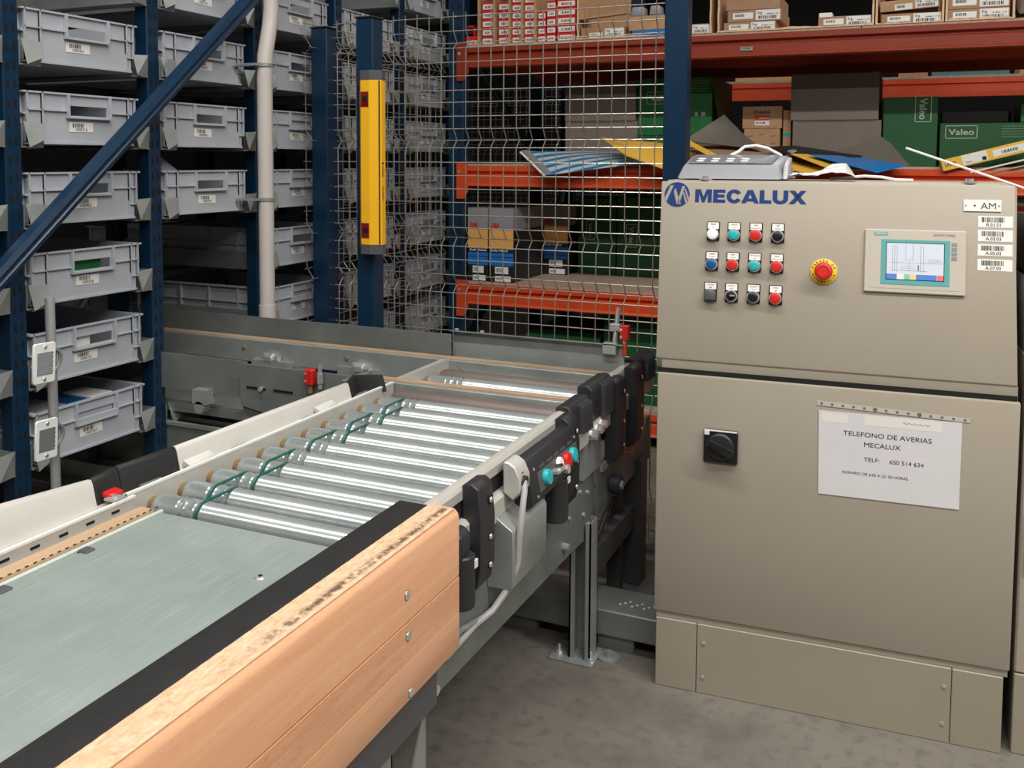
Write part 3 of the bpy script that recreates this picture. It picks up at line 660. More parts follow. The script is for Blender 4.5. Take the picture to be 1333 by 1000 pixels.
MB().box(-1.33, -1.27, 2.70, 2.77, 0.006, .60).build('leg', 'capgrey', cv2, bevel=.003)
MB().box(-.85, -.69, 2.66, 2.81, 0, .006).build('foot_plate', 'galvd', cv2)
MB().box(-.79, -.76, 2.29, 2.70, .19, .26).build('stretcher', 'capgrey', cv2)
MB().cyl((-.75, 2.42, .42), (-.72, 2.42, .42), .028, 16).build('drive_wheel', 'black', cv2, bevel=.003)
MB().cyl((-.72, 2.42, .42), (-.715, 2.42, .42), .012, 8).build('wheel_nut', 'steel', cv2)
MB().tube([(-.735, 2.44, .50), (-.73, 2.56, .47), (-.73, 2.66, .50), (-.735, 2.72, .52)], .0025, 6).build('cable', 'orange', cv2)

# cross conveyors running into the rack
def cross(name, label, y, x0, x1, split=None, plate=None):
    t = thing(name, label, 'conveyor', ((x0+x1)/2, y, 0))
    s0 = x0 if split is None else split
    MB().box(s0, x1, y-.022, y+.022, .62, .696).build('beam', 'galv', t, bevel=.002)
    MB().box(s0, x1, y-.010, y+.004, .696, .7005).build('chain_strip', 'tanx', t)
    MB().box(s0, x1, y+.008, y+.018, .696, .7).build('chain_strip', 'tanx', t)
    fr = front(0, y-.022, 0)
    for k in range(5):
        xx = s0+.12+k*(x1-s0-.2)/4
        MB().flathe(fr, xx, .668, [(.008, 0), (.007, .004), (.003, .005)], 10).build('bolt', 'ochre', t)
    for x in (x0+.1, -1.30):
        MB().box(x-.02, x+.02, y-.02, y+.02, 0, .62).build('leg', 'capgrey', t)
    return t
c1 = cross('cross_rail', 'near cross rail with tan chain strips between the roller sections', 2.222, -2.62, -.745, split=-1.405)
# left wing plates of near rail
MB().box(-2.62, -1.86, 2.232, 2.240, .585, .698).build('wing_plate', 'galvd', c1, label='long dark sheet running into the rack')
MB().prism([(-1.86, .57), (-1.42, .50), (-1.42, .698), (-1.86, .698)], 'y', 2.205, 2.213).build('wing_plate', 'galvd', c1)
MB().prism([(-1.86, .44), (-1.50, .44), (-1.50, .60), (-1.86, .60)], 'y', 2.216, 2.222).build('wing_plate', 'galvd', c1)
MB().prism([(-1.425, .62), (-1.405, .62), (-1.405, .715), (-1.425, .715)], 'y', 2.10, 2.215).build('end_plate', 'galvd', c1, bevel=.002)
for x in (-1.80, -1.70): MB().box(x-.035, x+.035, 2.203, 2.2045, .625, .632).build('slot_hole', 'slot', c1)
MB().cyl((-1.78, 2.205, .628), (-1.78, 2.195, .628), .007, 8).build('bolt', 'chrome', c1)
MB().cyl((-2.02, 2.232, .545), (-2.02, 2.20, .545), .02, 8).box(-2.045, -1.99, 2.20, 2.24, .555, .60).build('clamp_block', 'galv', c1)
c2 = cross('cross_rail', 'far cross rail with tan chain strips, passing the fence posts', 2.545, -2.65, -.765)
MB().box(-2.65, -1.335, 2.580, 2.586, .62, .765).build('wing_plate', 'galvd', c2, label='long grey back plate ending before the corner of the mesh')
MB().box(-1.72, -1.56, 2.515, 2.523, .55, .64).build('wing_plate', 'galv', c2)
for x in (-2.02, -1.66): MB().cyl((x, 2.523, .645), (x+.07, 2.508, .645), .011, 8).cyl((x+.02, 2.51, .645), (x+.045, 2.51, .645), .017, 6).build('tension_bolt', 'chrome', c2)
MB().box(-2.06, -1.90, 2.50, 2.53, .575, .635).build('guide_block', 'galv', c2)
# lower deck between the rails on the left
lw = thing('lower_transfer', 'dark lower transfer track of plates and pale rails between rack and guard', 'conveyor', (-2.0, 2.38, 0))
MB().box(-2.62, -1.40, 2.30, 2.50, .50, .506).build('deck_plate', 'galvd', lw)
MB().box(-2.62, -1.40, 2.262, 2.298, .50, .53).build('track_rail', 'galv', lw, bevel=.003)
MB().box(-2.62, -1.40, 2.25, 2.262, .455, .47).build('track_rail', 'galv', lw, bevel=.002)
MB().box(-2.62, -1.40, 2.495, 2.508, .555, .575).build('track_rail', 'tanx', lw)
MB().box(-2.62, -1.40, 2.256, 2.262, .16, .455).build('track_skirt', 'galvd', lw)
for x in (-2.55, -1.5): MB().box(x-.03, x+.03, 2.35, 2.41, 0, .50).build('leg', 'capgrey', lw)

# far end stop
es = thing('end_stop', 'bent galvanised end stop plate in front of the mesh fence', 'stop', (-1.03, 2.62, 0))
MB().prism([(2.610, .66), (2.616, .66), (2.628, .768), (2.600, .775), (2.600, .771), (2.622, .765)], 'x', -1.345, -.775).build('stop_plate', 'galv', es)
for x in (-1.28, -.80): MB().box(x-.02, x+.02, 2.612, 2.65, 0, .66).build('stand', 'capgrey', es)
for x in (-1.33, -1.24): MB().cyl((x, 2.612, .774), (x, 2.612, .779), .007, 8).build('bolt', 'steel', es)

# guard rails on the left side
def guard(label, y0, y1, blacks, dz0=0., dz1=0.):
    t = thing('guide_rail', label, 'rail', (-1.37, (y0+y1)/2, .69))
    def sect(y, x0, dz): return [(x0, y, .688), (x0-.008, y, .688), (x0-.022, y, .738+dz), (x0-.024, y, .745+dz), (x0-.014, y, .746+dz), (x0-.010, y, .738+dz)]
    m = MB(); n = 6; a_ = sect(y0, -1.335, dz0); b_ = sect(y1, -1.335, dz1)
    m.add(a_+b_, [tuple(range(n)), tuple(range(2*n-1, n-1, -1))]+[(i, (i+1) % n, (i+1) % n+n, i+n) for i in range(n)])
    m.build('rail_face', 'white', t, bevel=.0012)
    for (ya, yb, xa, xb) in blacks:
        m = MB(); a_ = sect(ya, xa, (dz0 if ya <= y0 else dz1)+.000); b_ = sect(yb, xb, (dz0 if yb <= y0 else dz1)+.000)
        a_ = [(x, y, z+(.001 if z > .7 else -.001)) for x, y, z in a_]; b_ = [(x, y, z+(.001 if z > .7 else -.001)) for x, y, z in b_]
        m.add(a_+b_, [tuple(range(n)), tuple(range(2*n-1, n-1, -1))]+[(i, (i+1) % n, (i+1) % n+n, i+n) for i in range(n)])
        m.build('end_piece', 'rubber', t, bevel=.0012, label='black end piece of the rail')
    for y in ((y0+.005, y1-.17) if y0 > 1 else ()):
        MB().prism([(-1.334, .697), (-1.316, .699), (-1.316, .704), (-1.334, .712)], 'y', y, y+.075).build('foot', 'white', t, bevel=.001)
    return t
guard('nearer white guide rail beside the zinc plate, rising to the left', .2, 1.195, ((1.1965, 1.262, -1.335, -1.345),), .082, -.008)
guard('farther white guide rail beside the rollers with black ends', 1.402, 2.02, ((1.2635, 1.401, -1.345, -1.335), (2.021, 2.10, -1.335, -1.365), (2.101, 2.135, -1.365, -1.30)), -.007, -.014)

# push-button box
pb = thing('pushbutton_box', 'black push-button box with red, white and teal buttons on the rail', 'control box', (-.72, 1.85, .64))
bb = MB().prism([(-.745, .597), (-.702, .602), (-.700, .612), (-.712, .675), (-.720, .696), (-.745, .700)], 'y', 1.722, 2.02)
bb.build('housing', 'black', pb, bevel=.004, seg=2)
fb = F((-.7000, 1.722, .612), Y, Vector((-.012, 0, .063)))
MB().fbox(fb, .045, .285, .008, .050, -.002, .0012).build('face_plate', 'capgrey', pb, bevel=.001)
for (yy, mt) in ((.082, 'teal'), (.205, 'red'), (.245, 'teal')):
    MB().flathe(fb, yy, .030, [(.017, .001), (.017, .006), (.0155, .012), (.009, .013)], 20).build('button', mt, pb, label={'teal': 'teal push button', 'red': 'red push button'}[mt])
MB().flathe(fb, .163, .034, [(.015, .001), (.015, .006), (.012, .009)], 20).build('button', 'whitebtn', pb, label='white push button')
MB().fbox(fb, .110, .150, .026, .032, .001, .020).build('selector_lever', 'chrome', pb); MB().fdisc(fb, .15, .028, .010, .001, .014, 14).build('selector_base', 'black', pb)
MB().fdisc(fb, .185, .015, .010, .001, .014, 14).build('key_switch', 'chrome', pb)
m = MB()
for k in range(5): m.fquad(fb, .06+k*.042, .09+k*.042, .055, .061, .0004)
m.build('legend_strip', 'capgrey', pb)
for yy, zz in ((.03, .062), (.03, .004), (.28, .062), (.28, .004)): MB().fdisc(fb, yy, zz, .0035, 0, .0015, 8).build('screw', 'chrome', pb)
MB().prism([(-.745, .648), (-.722, .632), (-.707, .650), (-.707, .678), (-.718, .702), (-.733, .711), (-.7445, .711)], 'y', 1.668, 1.7215).build('end_cover', 'alu', pb, bevel=.003, label='white curved end cover with cable gland')
MB().cyl((-.710, 1.690, .671), (-.724, 1.690, .671), .017, 18).build('gland_ring', 'ochre', pb)
MB().cyl((-.702, 1.687, .669), (-.724, 1.690, .671), .012, 14).build('gland_nut', 'black', pb)

# floor beam under the conveyor
fbm = thing('floor_beam', 'heavy steel floor beam lying across under the conveyor', 'beam', (-.9, 2.37, 0))
MB().box(-1.6, -.52, 2.30, 2.44, .045, .115).build('channel', 'galvd', fbm, bevel=.003)
for x in (-1.45, -.98, -.70): MB().box(x-.05, x+.05, 2.32, 2.42, 0, .045).build('packing_block', 'galvd', fbm)
m = MB()
for k in range(9): m.box(-.70+k*.011, -.70+k*.011+.006, 2.345+(k % 3)*.012, 2.352+(k % 3)*.012, .1152, .1158)
m.build('punched_holes', 'lip', fbm, kind='stuff')
for (x, y) in ((-.705, 2.275), (-1.07, 2.20)):
    a = MB().cyl((x, y, 0), (x, y, .005), .03, 12).cyl((x, y, .005), (x, y, .02), .009, 6).build('floor_anchor', 'galv', None)
    tag(a, 'round floor anchor bolt ' + ('by the foot of the conveyor leg' if x > -1 else 'under the side panel of the conveyor'), 'bolt')
tag(MB().box(-.62, -.50, 2.62, 2.75, 0, .012).build('steel_plate', 'capgrey', None, bevel=.002), 'small dark steel plate on the floor left of the cabinet', 'plate')

# red switches and reflector post
def switch(label, loc, rod, mt='red'):
    x, y, z = loc
    t = thing('limit_switch', label, 'switch', loc)
    MB().box(x-.014, x+.014, y-.012, y+.012, z, z+.046).build('switch_body', 'red', t, bevel=.003)
    fr = front(x, y-.012, z)
    for dx, dz in ((-.009, .012), (-.009, .034)): MB().fdisc(fr, dx, dz, .0035, 0, .002, 10).build('screw', 'chrome', t)
    if rod: rod(t)
    return t
def rodA(t):
    MB().cyl((-1.558, 2.19, .655), (-1.558, 2.19, .728), .006, 10).cyl((-1.558, 2.19, .672), (-1.558, 2.19, .70), .009, 10).build('sensor_tip', 'chrome', t)
    MB().cyl((-1.592, 2.19, .64), (-1.592, 2.19, .664), .007, 8).build('connector', 'ochre', t)
switch('red limit switch with chrome tip at the corner of the transfer plates', (-1.592, 2.19, .664), rodA)
def rodB(t):
    MB().cyl((-.804, 2.615, .775), (-.794, 2.615, .882), .0075, 12).build('mounting_rod', 'chrome', t)
    MB().box(-.817, -.785, 2.603, 2.627, .815, .835).build('clamp', 'steel', t, bevel=.002)
    MB().box(-.838, -.795, 2.600, 2.63, .742, .776).build('clamp', 'steel', t, bevel=.002)
    MB().cyl((-.772, 2.615, .742), (-.772, 2.615, .776), .0075, 10).build('cable_plug', 'orange', t); MB().cyl((-.772, 2.615, .776), (-.772, 2.615, .79), .006, 10).build('plug_nut', 'chrome', t)
switch('red photo switch on a chrome rod at the far end of the rollers', (-.772, 2.615, .786), rodB)
t = thing('red_sensor', 'small clear red sensor lying on the left rail before the first roller', 'sensor', (-1.318, 1.215, .703))
MB().prism([(-1.338, .7035), (-1.312, .7035), (-1.314, .712), (-1.336, .714)], 'y', 1.205, 1.235).build('sensor_body', 'red', t, bevel=.002)
MB().box(-1.320, -1.292, 1.195, 1.222, .7035, .7075).build('sensor_base', 'steel', t); MB().cyl((-1.306, 1.208, .7075), (-1.306, 1.208, .711), .006, 10).build('screw', 'chrome', t)
rp = thing('reflector_post', 'slim galvanised post with two white reflectors in front of the crates', 'post', (-1.75, 1.454, 0))
MB().cyl((-1.75, 1.456, 0), (-1.75, 1.450, 1.010), .0105, 14).build('pole', 'steel', rp)
for z in (.873, .704):
    fr = F((-1.728, 1.410, z), (-.05, 1, -.05), (0, .06, 1))
    m = MB().fpoly(fr, [(-.029, -.040), (-.025, -.044), (.025, -.044), (.029, -.040), (.029, .040), (.025, .044), (-.025, .044), (-.029, .040)], 0, .006)
    rf = m.build('reflector', 'lip', rp, bevel=.001)
    MB().fbox(fr, -.021, .021, -.026, .024, .006, .0066).build('facet_field', 'grille', rf)
    m = MB()
    for a_ in range(8):
        for b_ in range(10):
            xx = -.020+a_*.0052+(b_ % 2)*.0026; yy = -.025+b_*.0049
            m.fpoly(fr, [(xx, yy), (xx+.0026, yy), (xx+.0036, yy+.0024), (xx+.001, yy+.0024)], .0066, .0069)
    m.build('facet_marks', 'capgrey', rf, kind='stuff', smooth=False)
    for s in (-.035, .035): MB().flathe(fr, 0, s, [(.005, .006), (.004, .008), (.002, .0085)], 10).build('screw', 'chrome', rf)
    pts = [fr(.030+.022*math.cos(t_), .002+.024*math.sin(t_), -.004) for t_ in [2*math.pi*i/18 for i in range(18)]]
    MB().tube(pts, .005, 6, True).build('clamp_ring', 'galv', rp)

# ------------------------------------------------------------------ control cabinet
cb = thing('control_cabinet', 'beige control cabinet with sloping button panel above a plain door', 'cabinet', (-.561, 2.205, 0), R(3.3))
K = dict(world=False)
W_ = .790; D_ = .42
MB().box(0, W_-.004, .018, D_, .19, .83).build('body', 'cab', cb, bevel=.002, **K)
MB().prism([(.04, .80), (.032, .832), (.110, 1.262), (.125, 1.270), (D_, 1.270), (D_, .80)], 'x', -.012, W_-.008).build('console', 'cab', cb, bevel=.002, **K)
MB().box(-.006, W_-.006, .010, .012, .797, .809).build('door_gap_shade', 'dark', cb, **K)
MB().box(-.006, W_, 0, .02, .192, .797).build('door', 'cab', cb, bevel=.004, seg=2, **K)
kk = .1823; un = Vector((0, kk, 1)).normalized()
PF = F((0, .015, .83), X, un)                          # panel face; y runs up the slope
sl = math.sqrt(1+kk*kk)
def pz(z): return (z-.83)*sl
m = MB(); m.fpoly(PF, [(-.014, 0), (.785, 0), (.776, pz(1.268)), (-.022, pz(1.268))], -.018, 0)
m.build('button_panel', 'cab', cb, bevel=.004, seg=2, **K)
m = MB(); m.hexa([(-.013, .027, .8075), (.784, .027, .8075), (.784, .05, .8075), (-.013, .05, .8075), (-.013, .0158, .832), (.784, .0158, .832), (.784, .05, .832), (-.013, .05, .832)])
m.build('panel_lip', 'cab', cb, **K)
for u in (.083, .687): MB().cyl((u, .135, 1.270), (u, .135, 1.274), .017, 16).cyl((u, .135, 1.274), (u, .135, 1.281), .009, 10).build('lifting_bolt', 'chrome', cb, **K)
# plinth
for x0, x1, nm in ((0, .101, 'plinth_corner'), (.1025, .6735, 'plinth_panel'), (.675, .778, 'plinth_corner')):
    MB().box(x0, x1, .0, .02, 0, .176).build(nm, 'cab2', cb, bevel=.0015, **K)
MB().box(.004, .774, .006, D_, .003, .192).build('plinth_core', 'dark', cb, **K)
MB().box(-.0, .786, .004, .012, .177, .1915).build('plinth_ledge', 'cab2', cb, **K)
DF = F((0, 0, 0), X, Z)
for (u, z) in ((.119, .129), (.118, .042), (.659, .131), (.658, .044)): MB().flathe(DF, u, z, [(.005, 0), (.0045, .002), (.002, .0025)], 12).build('screw', 'steel', cb, **K)
# logo and maker name
m = MB(); m.fdisc(PF, .0195, pz(1.2345), .0315, .0004, .0008, 36, sx=1.0); lg = m.build('logo_disc', 'logo', cb, smooth=False, **K)
cx, cy = .0195, pz(1.2345)
m = MB()
for pts in ([(-.0315, -.012), (-.026, -.018), (-.0095, .023), (-.0175, .023)], [(-.007, .012), (-.0045, .016), (.0105, -.024), (.000, -.0245), (-.0085, .008)],
            [(.0000, -.024), (.0062, -.024), (.0195, .0215), (.0125, .0215)], [(.0185, .013), (.0205, .0165), (.031, -.010), (.028, -.016)], [(.0145, .004), (.0165, .0075), (.0265, -.018), (.0225, -.023)]):
    m.fpoly(PF, [(cx+a_, cy+b_) for a_, b_ in pts], .0008, .0011)
m.build('logo_strokes', 'cab', lg, smooth=False, **K)
LET = {'M': (1.10, [[(0, 0), (0, 1), (.36, 1), (.55, .42), (.74, 1), (1.10, 1), (1.10, 0), (.84, 0), (.84, .68), (.64, .0), (.46, .0), (.26, .68), (.26, 0)]]),
       'E': (.80, [[(0, 0), (0, 1), (.79, 1), (.79, .77), (.30, .77), (.30, .62), (.74, .62), (.74, .40), (.30, .40), (.30, .23), (.80, .23), (.80, 0)]]),
       'C': (.98, [[(.5+.5*math.cos(R(a_)), .5+.53*math.sin(R(a_))) for a_ in range(30, 331, 15)] + [(.5+.21*math.cos(R(a_)), .5+.27*math.sin(R(a_))) for a_ in range(330, 29, -15)]]),
       'A': (1.14, [[(0, 0), (.40, 1), (.57, 1), (.57, .70), (.31, 0)], [(.57, .70), (.57, 1), (.74, 1), (1.14, 0), (.83, 0)], [(.33, .14), (.42, .36), (.72, .36), (.81, .14)]]),
       'L': (.76, [[(0, 0), (0, 1), (.30, 1), (.30, .24), (.76, .24), (.76, 0)]]),
       'U': (.98, [[(0, 1), (.30, 1)] + [(.49-.19*math.cos(R(a_)), .38-.17*math.sin(R(a_))) for a_ in range(0, 181, 20)] + [(.68, 1), (.98, 1)] + [(.49+.49*math.cos(R(a_)), .40-.43*math.sin(R(a_))) for a_ in range(0, 181, 15)]]),
       'X': (1.10, [[(0, 0), (.72, 1), (1.07, 1), (.35, 0)], [(.02, 1), (.37, 1), (1.10, 0), (.75, 0)]])}
m = MB(); tot = sum(LET[c_][0] for c_ in 'MECALUX')+6*.05; kx_ = .267/tot; xx = .065
for c_ in 'MECALUX':
    for pl_ in LET[c_][1]: m.fpoly(PF, [(xx+a_*kx_, pz(1.2165)+b_*.0325) for a_, b_ in pl_], .0003, .0009)
    xx += (LET[c_][0]+{'C': -.02, 'A': .03, 'M': .09, 'E': .07, 'L': .06, 'U': .04}.get(c_, .05))*kx_
m.build('maker_name', 'logo', cb, smooth=False, **K)
# buttons
cols = [['whitebtn', 'teal', 'red', 'blackbtn'], ['bluebtn', 'red', 'teal', 'red'], ['cover', 'key', 'blackbtn', 'red']]
M['blackbtn'] = mat('black_button', rgb(28, 28, 30), .3)
us = [.1135, .164, .216, .2675]; zr = [1.142, 1.0695, .995]
leg_txt = [[('FUERZA', 'ON'), ('REARME', 'ON'), ('STOP', 'INSTALACION'), ('TEST', 'LAMPARAS')], [('CUADRO', 'REARME'), ('PARO', 'SISTEMA'), ('INSTALACION', 'ON'), ('FALLO', 'INSTALACION')], [('ENCHUFE', '230V'), ('MANUAL', 'AUTO'), ('SELECCION', 'MODO'), ('EMERG.', 'OFF')]]
nm = {'whitebtn': 'white', 'teal': 'teal', 'red': 'red', 'blackbtn': 'black', 'bluebtn': 'blue', 'cover': 'hooded grey', 'key': 'chrome key'}
for r_ in range(3):
    for c_ in range(4):
        u, zc_ = us[c_], pz(zr[r_]); kd = cols[r_][c_]
        pl = MB().fbox(PF, u-.0155, u+.0155, zc_-.0195, zc_+.0275, 0, .0035).build('button_unit', 'blackbtn', cb, bevel=.001, label=nm[kd] + ' button with white legend plate', **K)
        MB().fbox(PF, u-.0135, u+.0135, zc_+.0095, zc_+.0255, .0035, .0042).build('legend_plate', 'sticker', pl, smooth=False, **K)
        m = MB(); a_, b_ = leg_txt[r_][c_]
        m.ftext(PF, u, zc_+.0195, .0026, a_, .02, None, .0045, 'C'); m.ftext(PF, u, zc_+.0125, .0026, b_, .02, None, .0045, 'C')
        m.build('legend_print', 'print', pl, smooth=False, **K)
        if kd == 'cover': MB().fpoly(PF, [(u-.014, zc_-.018), (u+.014, zc_-.018), (u+.014, zc_+.004), (u+.009, zc_+.008), (u-.009, zc_+.008), (u-.014, zc_+.004)], .0035, .018).build('hood', 'capgrey', pl, bevel=.003, seg=2, **K); continue
        zz2 = zc_-.0045
        MB().flathe(PF, u, zz2, [(.0148, .0035), (.0148, .011), (.0135, .0125), (.0125, .0125)], 24).build('bezel_ring', 'chrome', pl, **K)
        if kd == 'key':
            MB().flathe(PF, u, zz2, [(.012, .0125), (.011, .016), (.004, .017)], 20).build('key_barrel', 'blackbtn', pl, **K); MB().fbox(PF, u-.002, u+.010, zz2-.002, zz2+.002, .016, .028).build('key_blade', 'chrome', pl, bevel=.0008, **K)
        else:
            proud = .018 if kd in ('red', 'whitebtn') else .0145
            MB().flathe(PF, u, zz2, [(.0128 if proud > .016 else .0118, .0125), (.0128 if proud > .016 else .0118, proud), (.010, proud+.0012), (.004, proud+.0013)], 24).build('button_cap', kd, pl, **K)
# emergency stop
eu, ez = .375, pz(1.059)
M['yelring'] = mat('yellow_ring', rgb(236, 196, 40), .4)
eg = MB().flathe(PF, eu, ez, [(.0305, 0), (.0305, .003), (.029, .004)], 36).build('emergency_stop', 'yelring', cb, label='red mushroom emergency stop on a yellow ring', **K)
m = MB()
for txt, a0, a1, flip in (('PARADA DE', 160, 22, False), ('EMERGENCIA', 200, 340, True)):
    for i, ch in enumerate(txt):
        if ch == ' ': continue
        t_ = R(a0+(a1-a0)*i/(len(txt)-1)); rad = .0255
        o_ = PF(eu+rad*math.cos(t_), ez+rad*math.sin(t_), 0)
        tn = PF.r*(-math.sin(t_))+PF.u*math.cos(t_); rdv = PF.r*math.cos(t_)+PF.u*math.sin(t_)
        cf = F(o_, -tn, rdv) if not flip else F(o_, tn, -rdv)
        m.ftext(cf, 0, -.0025, .005, ch, .012, None, .0046, 'C')
m.build('ring_print', 'print', eg, smooth=False, **K)
MB().flathe(PF, eu, ez, [(.013, .004), (.013, .014), (.0205, .017), (.0205, .026), (.018, .0305), (.012, .032), (.011, .0305), (.004, .0305)], 32).build('mushroom_head', 'red', eg, **K)
# HMI panel
hu0, hu1, hz0, hz1 = .464, .678, pz(1.018), pz(1.162)
hm = MB().fbox(PF, hu0, hu1, hz0, hz1, 0, .007).build('touch_panel', 'bezel', cb, bevel=.002, label='grey operator touch panel with teal border', **K)
MB().fbox(PF, hu0+.012, hu1-.014, hz0+.010, hz1-.010, .007, .0075).build('bezel_field', 'bezel', hm, **K)
MB().fbox(PF, .500, .6445, pz(1.037), pz(1.139), .0075, .0082).build('teal_frame', 'hmiteal', hm, smooth=False, **K)
MB().fbox(PF, .5105, .6335, pz(1.0475), pz(1.1325), .0082, .0085).build('screen_edge', 'slot', hm, smooth=False, **K)
MB().fbox(PF, .512, .632, pz(1.049), pz(1.131), .0085, .0088).build('screen', 'screen', hm, smooth=False, label='lit screen showing a plant diagram', **K)
m = MB(); h_ = .0090; s0, t0 = .512, pz(1.049)
def ln(x0, x1, y0, y1): m.fquad(PF, s0+x0, s0+x1, t0+y0, t0+y1, h_)
for x in (.012, .017, .022, .072, .078): ln(x, x+.0006, .018, .078)
for x in (.040, .056): ln(x, x+.0006, .045, .081)
ln(.040, .0565, .045, .0456); ln(.010, .118, .038, .0385); ln(.010, .085, .020, .0206); ln(.030, .060, .030, .0304); ln(.030, .062, .025, .0254); ln(.048, .0485, .020, .04); ln(.066, .0685, .020, .034)
m.ftext(PF, s0+.088, t0+.045, .002, 'CINTA EN MARCHA', 0, .026, h_); m.ftext(PF, s0+.088, t0+.041, .002, 'AUTOMATICO', .02, .028, h_)
m.build('screen_drawing', 'scrline', hm, smooth=False, **K)
for x0, x1, mt in ((0, .022, 'scrblue'), (.023, .037, 'sticker'), (.038, .050, 'scrgreen'), (.051, .062, 'scrorange'), (.063, .106, 'scrblue'), (.107, .120, 'scrred')):
    MB().fquad(PF, s0+x0, s0+x1, t0, t0+.012, .0091).build('screen_key', mt, hm, smooth=False, **K)
MB().fbox(PF, .484, .513, pz(1.1475), pz(1.1555), .0075, .0079).build('maker_plate', 'hmiteal', hm, smooth=False, **K)
MB().ftext(PF, .4985, pz(1.1498), .0044, 'SIEMENS', .012, .024, .0082, 'C').build('maker_print', 'sticker', hm, smooth=False, **K)
MB().ftext(PF, .656, pz(1.149), .0050, 'SIMATIC PANEL', 0, .046, .0079, 'R').build('model_print', 'scrline', hm, smooth=False, **K)
for k in range(4): MB().fbox(PF, .6475, .659, pz(1.127-k*.0105), pz(1.135-k*.0105), .0075, .0081).build('membrane_key', 'greyprint', hm, smooth=False, **K)
# name plate and barcode stickers
np_ = MB().fbox(PF, .671, .748, pz(1.208), pz(1.234), 0, .0025).build('name_plate', 'sticker', cb, bevel=.0006, **K)
MB().ftext(PF, .706, pz(1.2135), .0145, 'AM', .01, .031, .0029).fdisc(PF, .694, pz(1.221), .0022, .0027, .0029, 10).build('plate_print', 'print', np_, smooth=False, **K)
for u in (.676, .7435): MB().flathe(PF, u, pz(1.2215), [(.0025, .0025), (.002, .0038)], 10).build('plate_screw', 'steel', np_, **K)
for txt, z0 in (('R.01.01', 1.173), ('A.03.03', 1.142), ('A.05.03', 1.110), ('A.07.03', 1.077)):
    st = MB().fbox(PF, .7015, .7715, pz(z0), pz(z0+.0255), 0, .0005).build('barcode_sticker', 'sticker', cb, smooth=False, **K)
    MB().fbar(PF, .709, .756, pz(z0+.0115), pz(z0+.0225), .0008, int(z0*1000), 30).ftext(PF, .733, pz(z0+.0022), .0072, txt, .012, None, .0008, 'C').build('sticker_print', 'print', st, smooth=False, **K)
# main switch
sw = MB().fbox(DF, .111, .192, .590, .671, 0, .010).build('main_switch', 'blackbtn', cb, bevel=.002, label='black square rotary main switch', **K)
MB().fbox(DF, .1125, .1905, .6675, .6705, .0085, .0112).build('switch_edge', 'sticker', sw, **K)
MB().flathe(DF, .1515, .631, [(.033, .010), (.033, .015), (.029, .018)], 30).build('switch_dial', 'black', sw, **K)
kf = F(DF(.1515, .631, 0), (math.cos(R(-22)), 0, math.sin(R(-22))), (math.sin(R(22)), 0, math.cos(R(22))))
MB().fbox(kf, -.030, .034, -.011, .011, .016, .034).build('switch_handle', 'blackbtn', sw, bevel=.004, seg=2, **K)
MB().fbox(DF, .113, .125, .658, .668, .0112, .0116).build('switch_mark', 'sticker', sw, **K)
# things taped to the cabinet: kept as one sheet of its own
nt_ = thing('notice_sheet', 'white printed notice in a clear pocket taped to the cabinet door', 'notice', (-.561, 2.205, 0), R(3.3))
MB().fpoly(DF, [(.369, .7525), (.692, .7435), (.692, .753), (.369, .7635)], .0006, .0012).build('pocket_strip', 'pocket', nt_, smooth=False, **K)
m = MB()
for k in range(14): m.fdisc(DF, .380+k*.0232, .7575-k*.00068, .0032 if k not in (5, 9) else .005, .0012, .0014, 8)
m.build('punch_holes', 'ochre', nt_, kind='stuff', smooth=False, **K)
MB().fpoly(DF, [(.378, .543), (.676, .545), (.676, .742), (.374, .741)], .0008, .0016).build('sheet', 'paper', nt_, smooth=False, **K)
m = MB()
m.ftext(DF, .429, .6885, .0105, 'TELEFONO DE AVERIAS', 0, .187, .002); m.ftext(DF, .475, .6655, .0105, 'MECALUX', 0, .077, .002)
m.ftext(DF, .475, .632, .0090, 'TELF:', 0, .033, .002); m.ftext(DF, .530, .632, .0090, '650 514 634', 0, .071, .002)
m.ftext(DF, .429, .5985, .0062, 'HORARIO DE 6:00 A 22: 00 HORAS.', 0, .142, .002)
m.build('notice_print', 'print', nt_, smooth=False, **K)
for (a_, b_, c_, d_) in ((.381, .439, .715, .737), (.474, .636, .716, .739)): MB().fquad(DF, a_, b_, c_, d_, .0018).build('tape', 'sticker', nt_, smooth=False, **K)
MB().tube([DF(.555+.004*k, .729+.0022*math.sin(k*2.3), .002) for k in range(15)], .0005, 4).build('pen_scrawl', 'greyprint', nt_, smooth=False, **K)

# neighbour cabinet
cb2 = thing('side_cabinet', 'lower beige cabinet at the right edge behind a dark gap', 'cabinet', (-.561, 2.205, 0), R(3.3))
MB().box(.800, 1.5, .012, .45, .0, .185).build('plinth', 'cab2', cb2, bevel=.002, **K)
MB().box(.800, 1.5, .012, .45, .187, .90).build('body', 'cab', cb2, bevel=.004, **K)
MB().prism([(.06, .90), (.05, .93), (.075, 1.04), (.10, 1.065), (.45, 1.07), (.45, .90)], 'x', .800, 1.5).build('hood', 'galvd', cb2, bevel=.006, seg=2, label='rounded grey green hood', **K)
MB().box(.812, .9, .006, .02, .42, .55).build('recessed_handle', 'blackbtn', cb2, **K)
t = MB().box(.802, 1.0, .10, .3, 1.071, 1.20).build('black_case', 'blackbtn', None, bevel=.004, world=False); t.location = (-.561, 2.205, 0); t.rotation_euler = (0, 0, R(3.3))
tag(t, 'black case on the side cabinet, at the right edge of the picture', 'case')

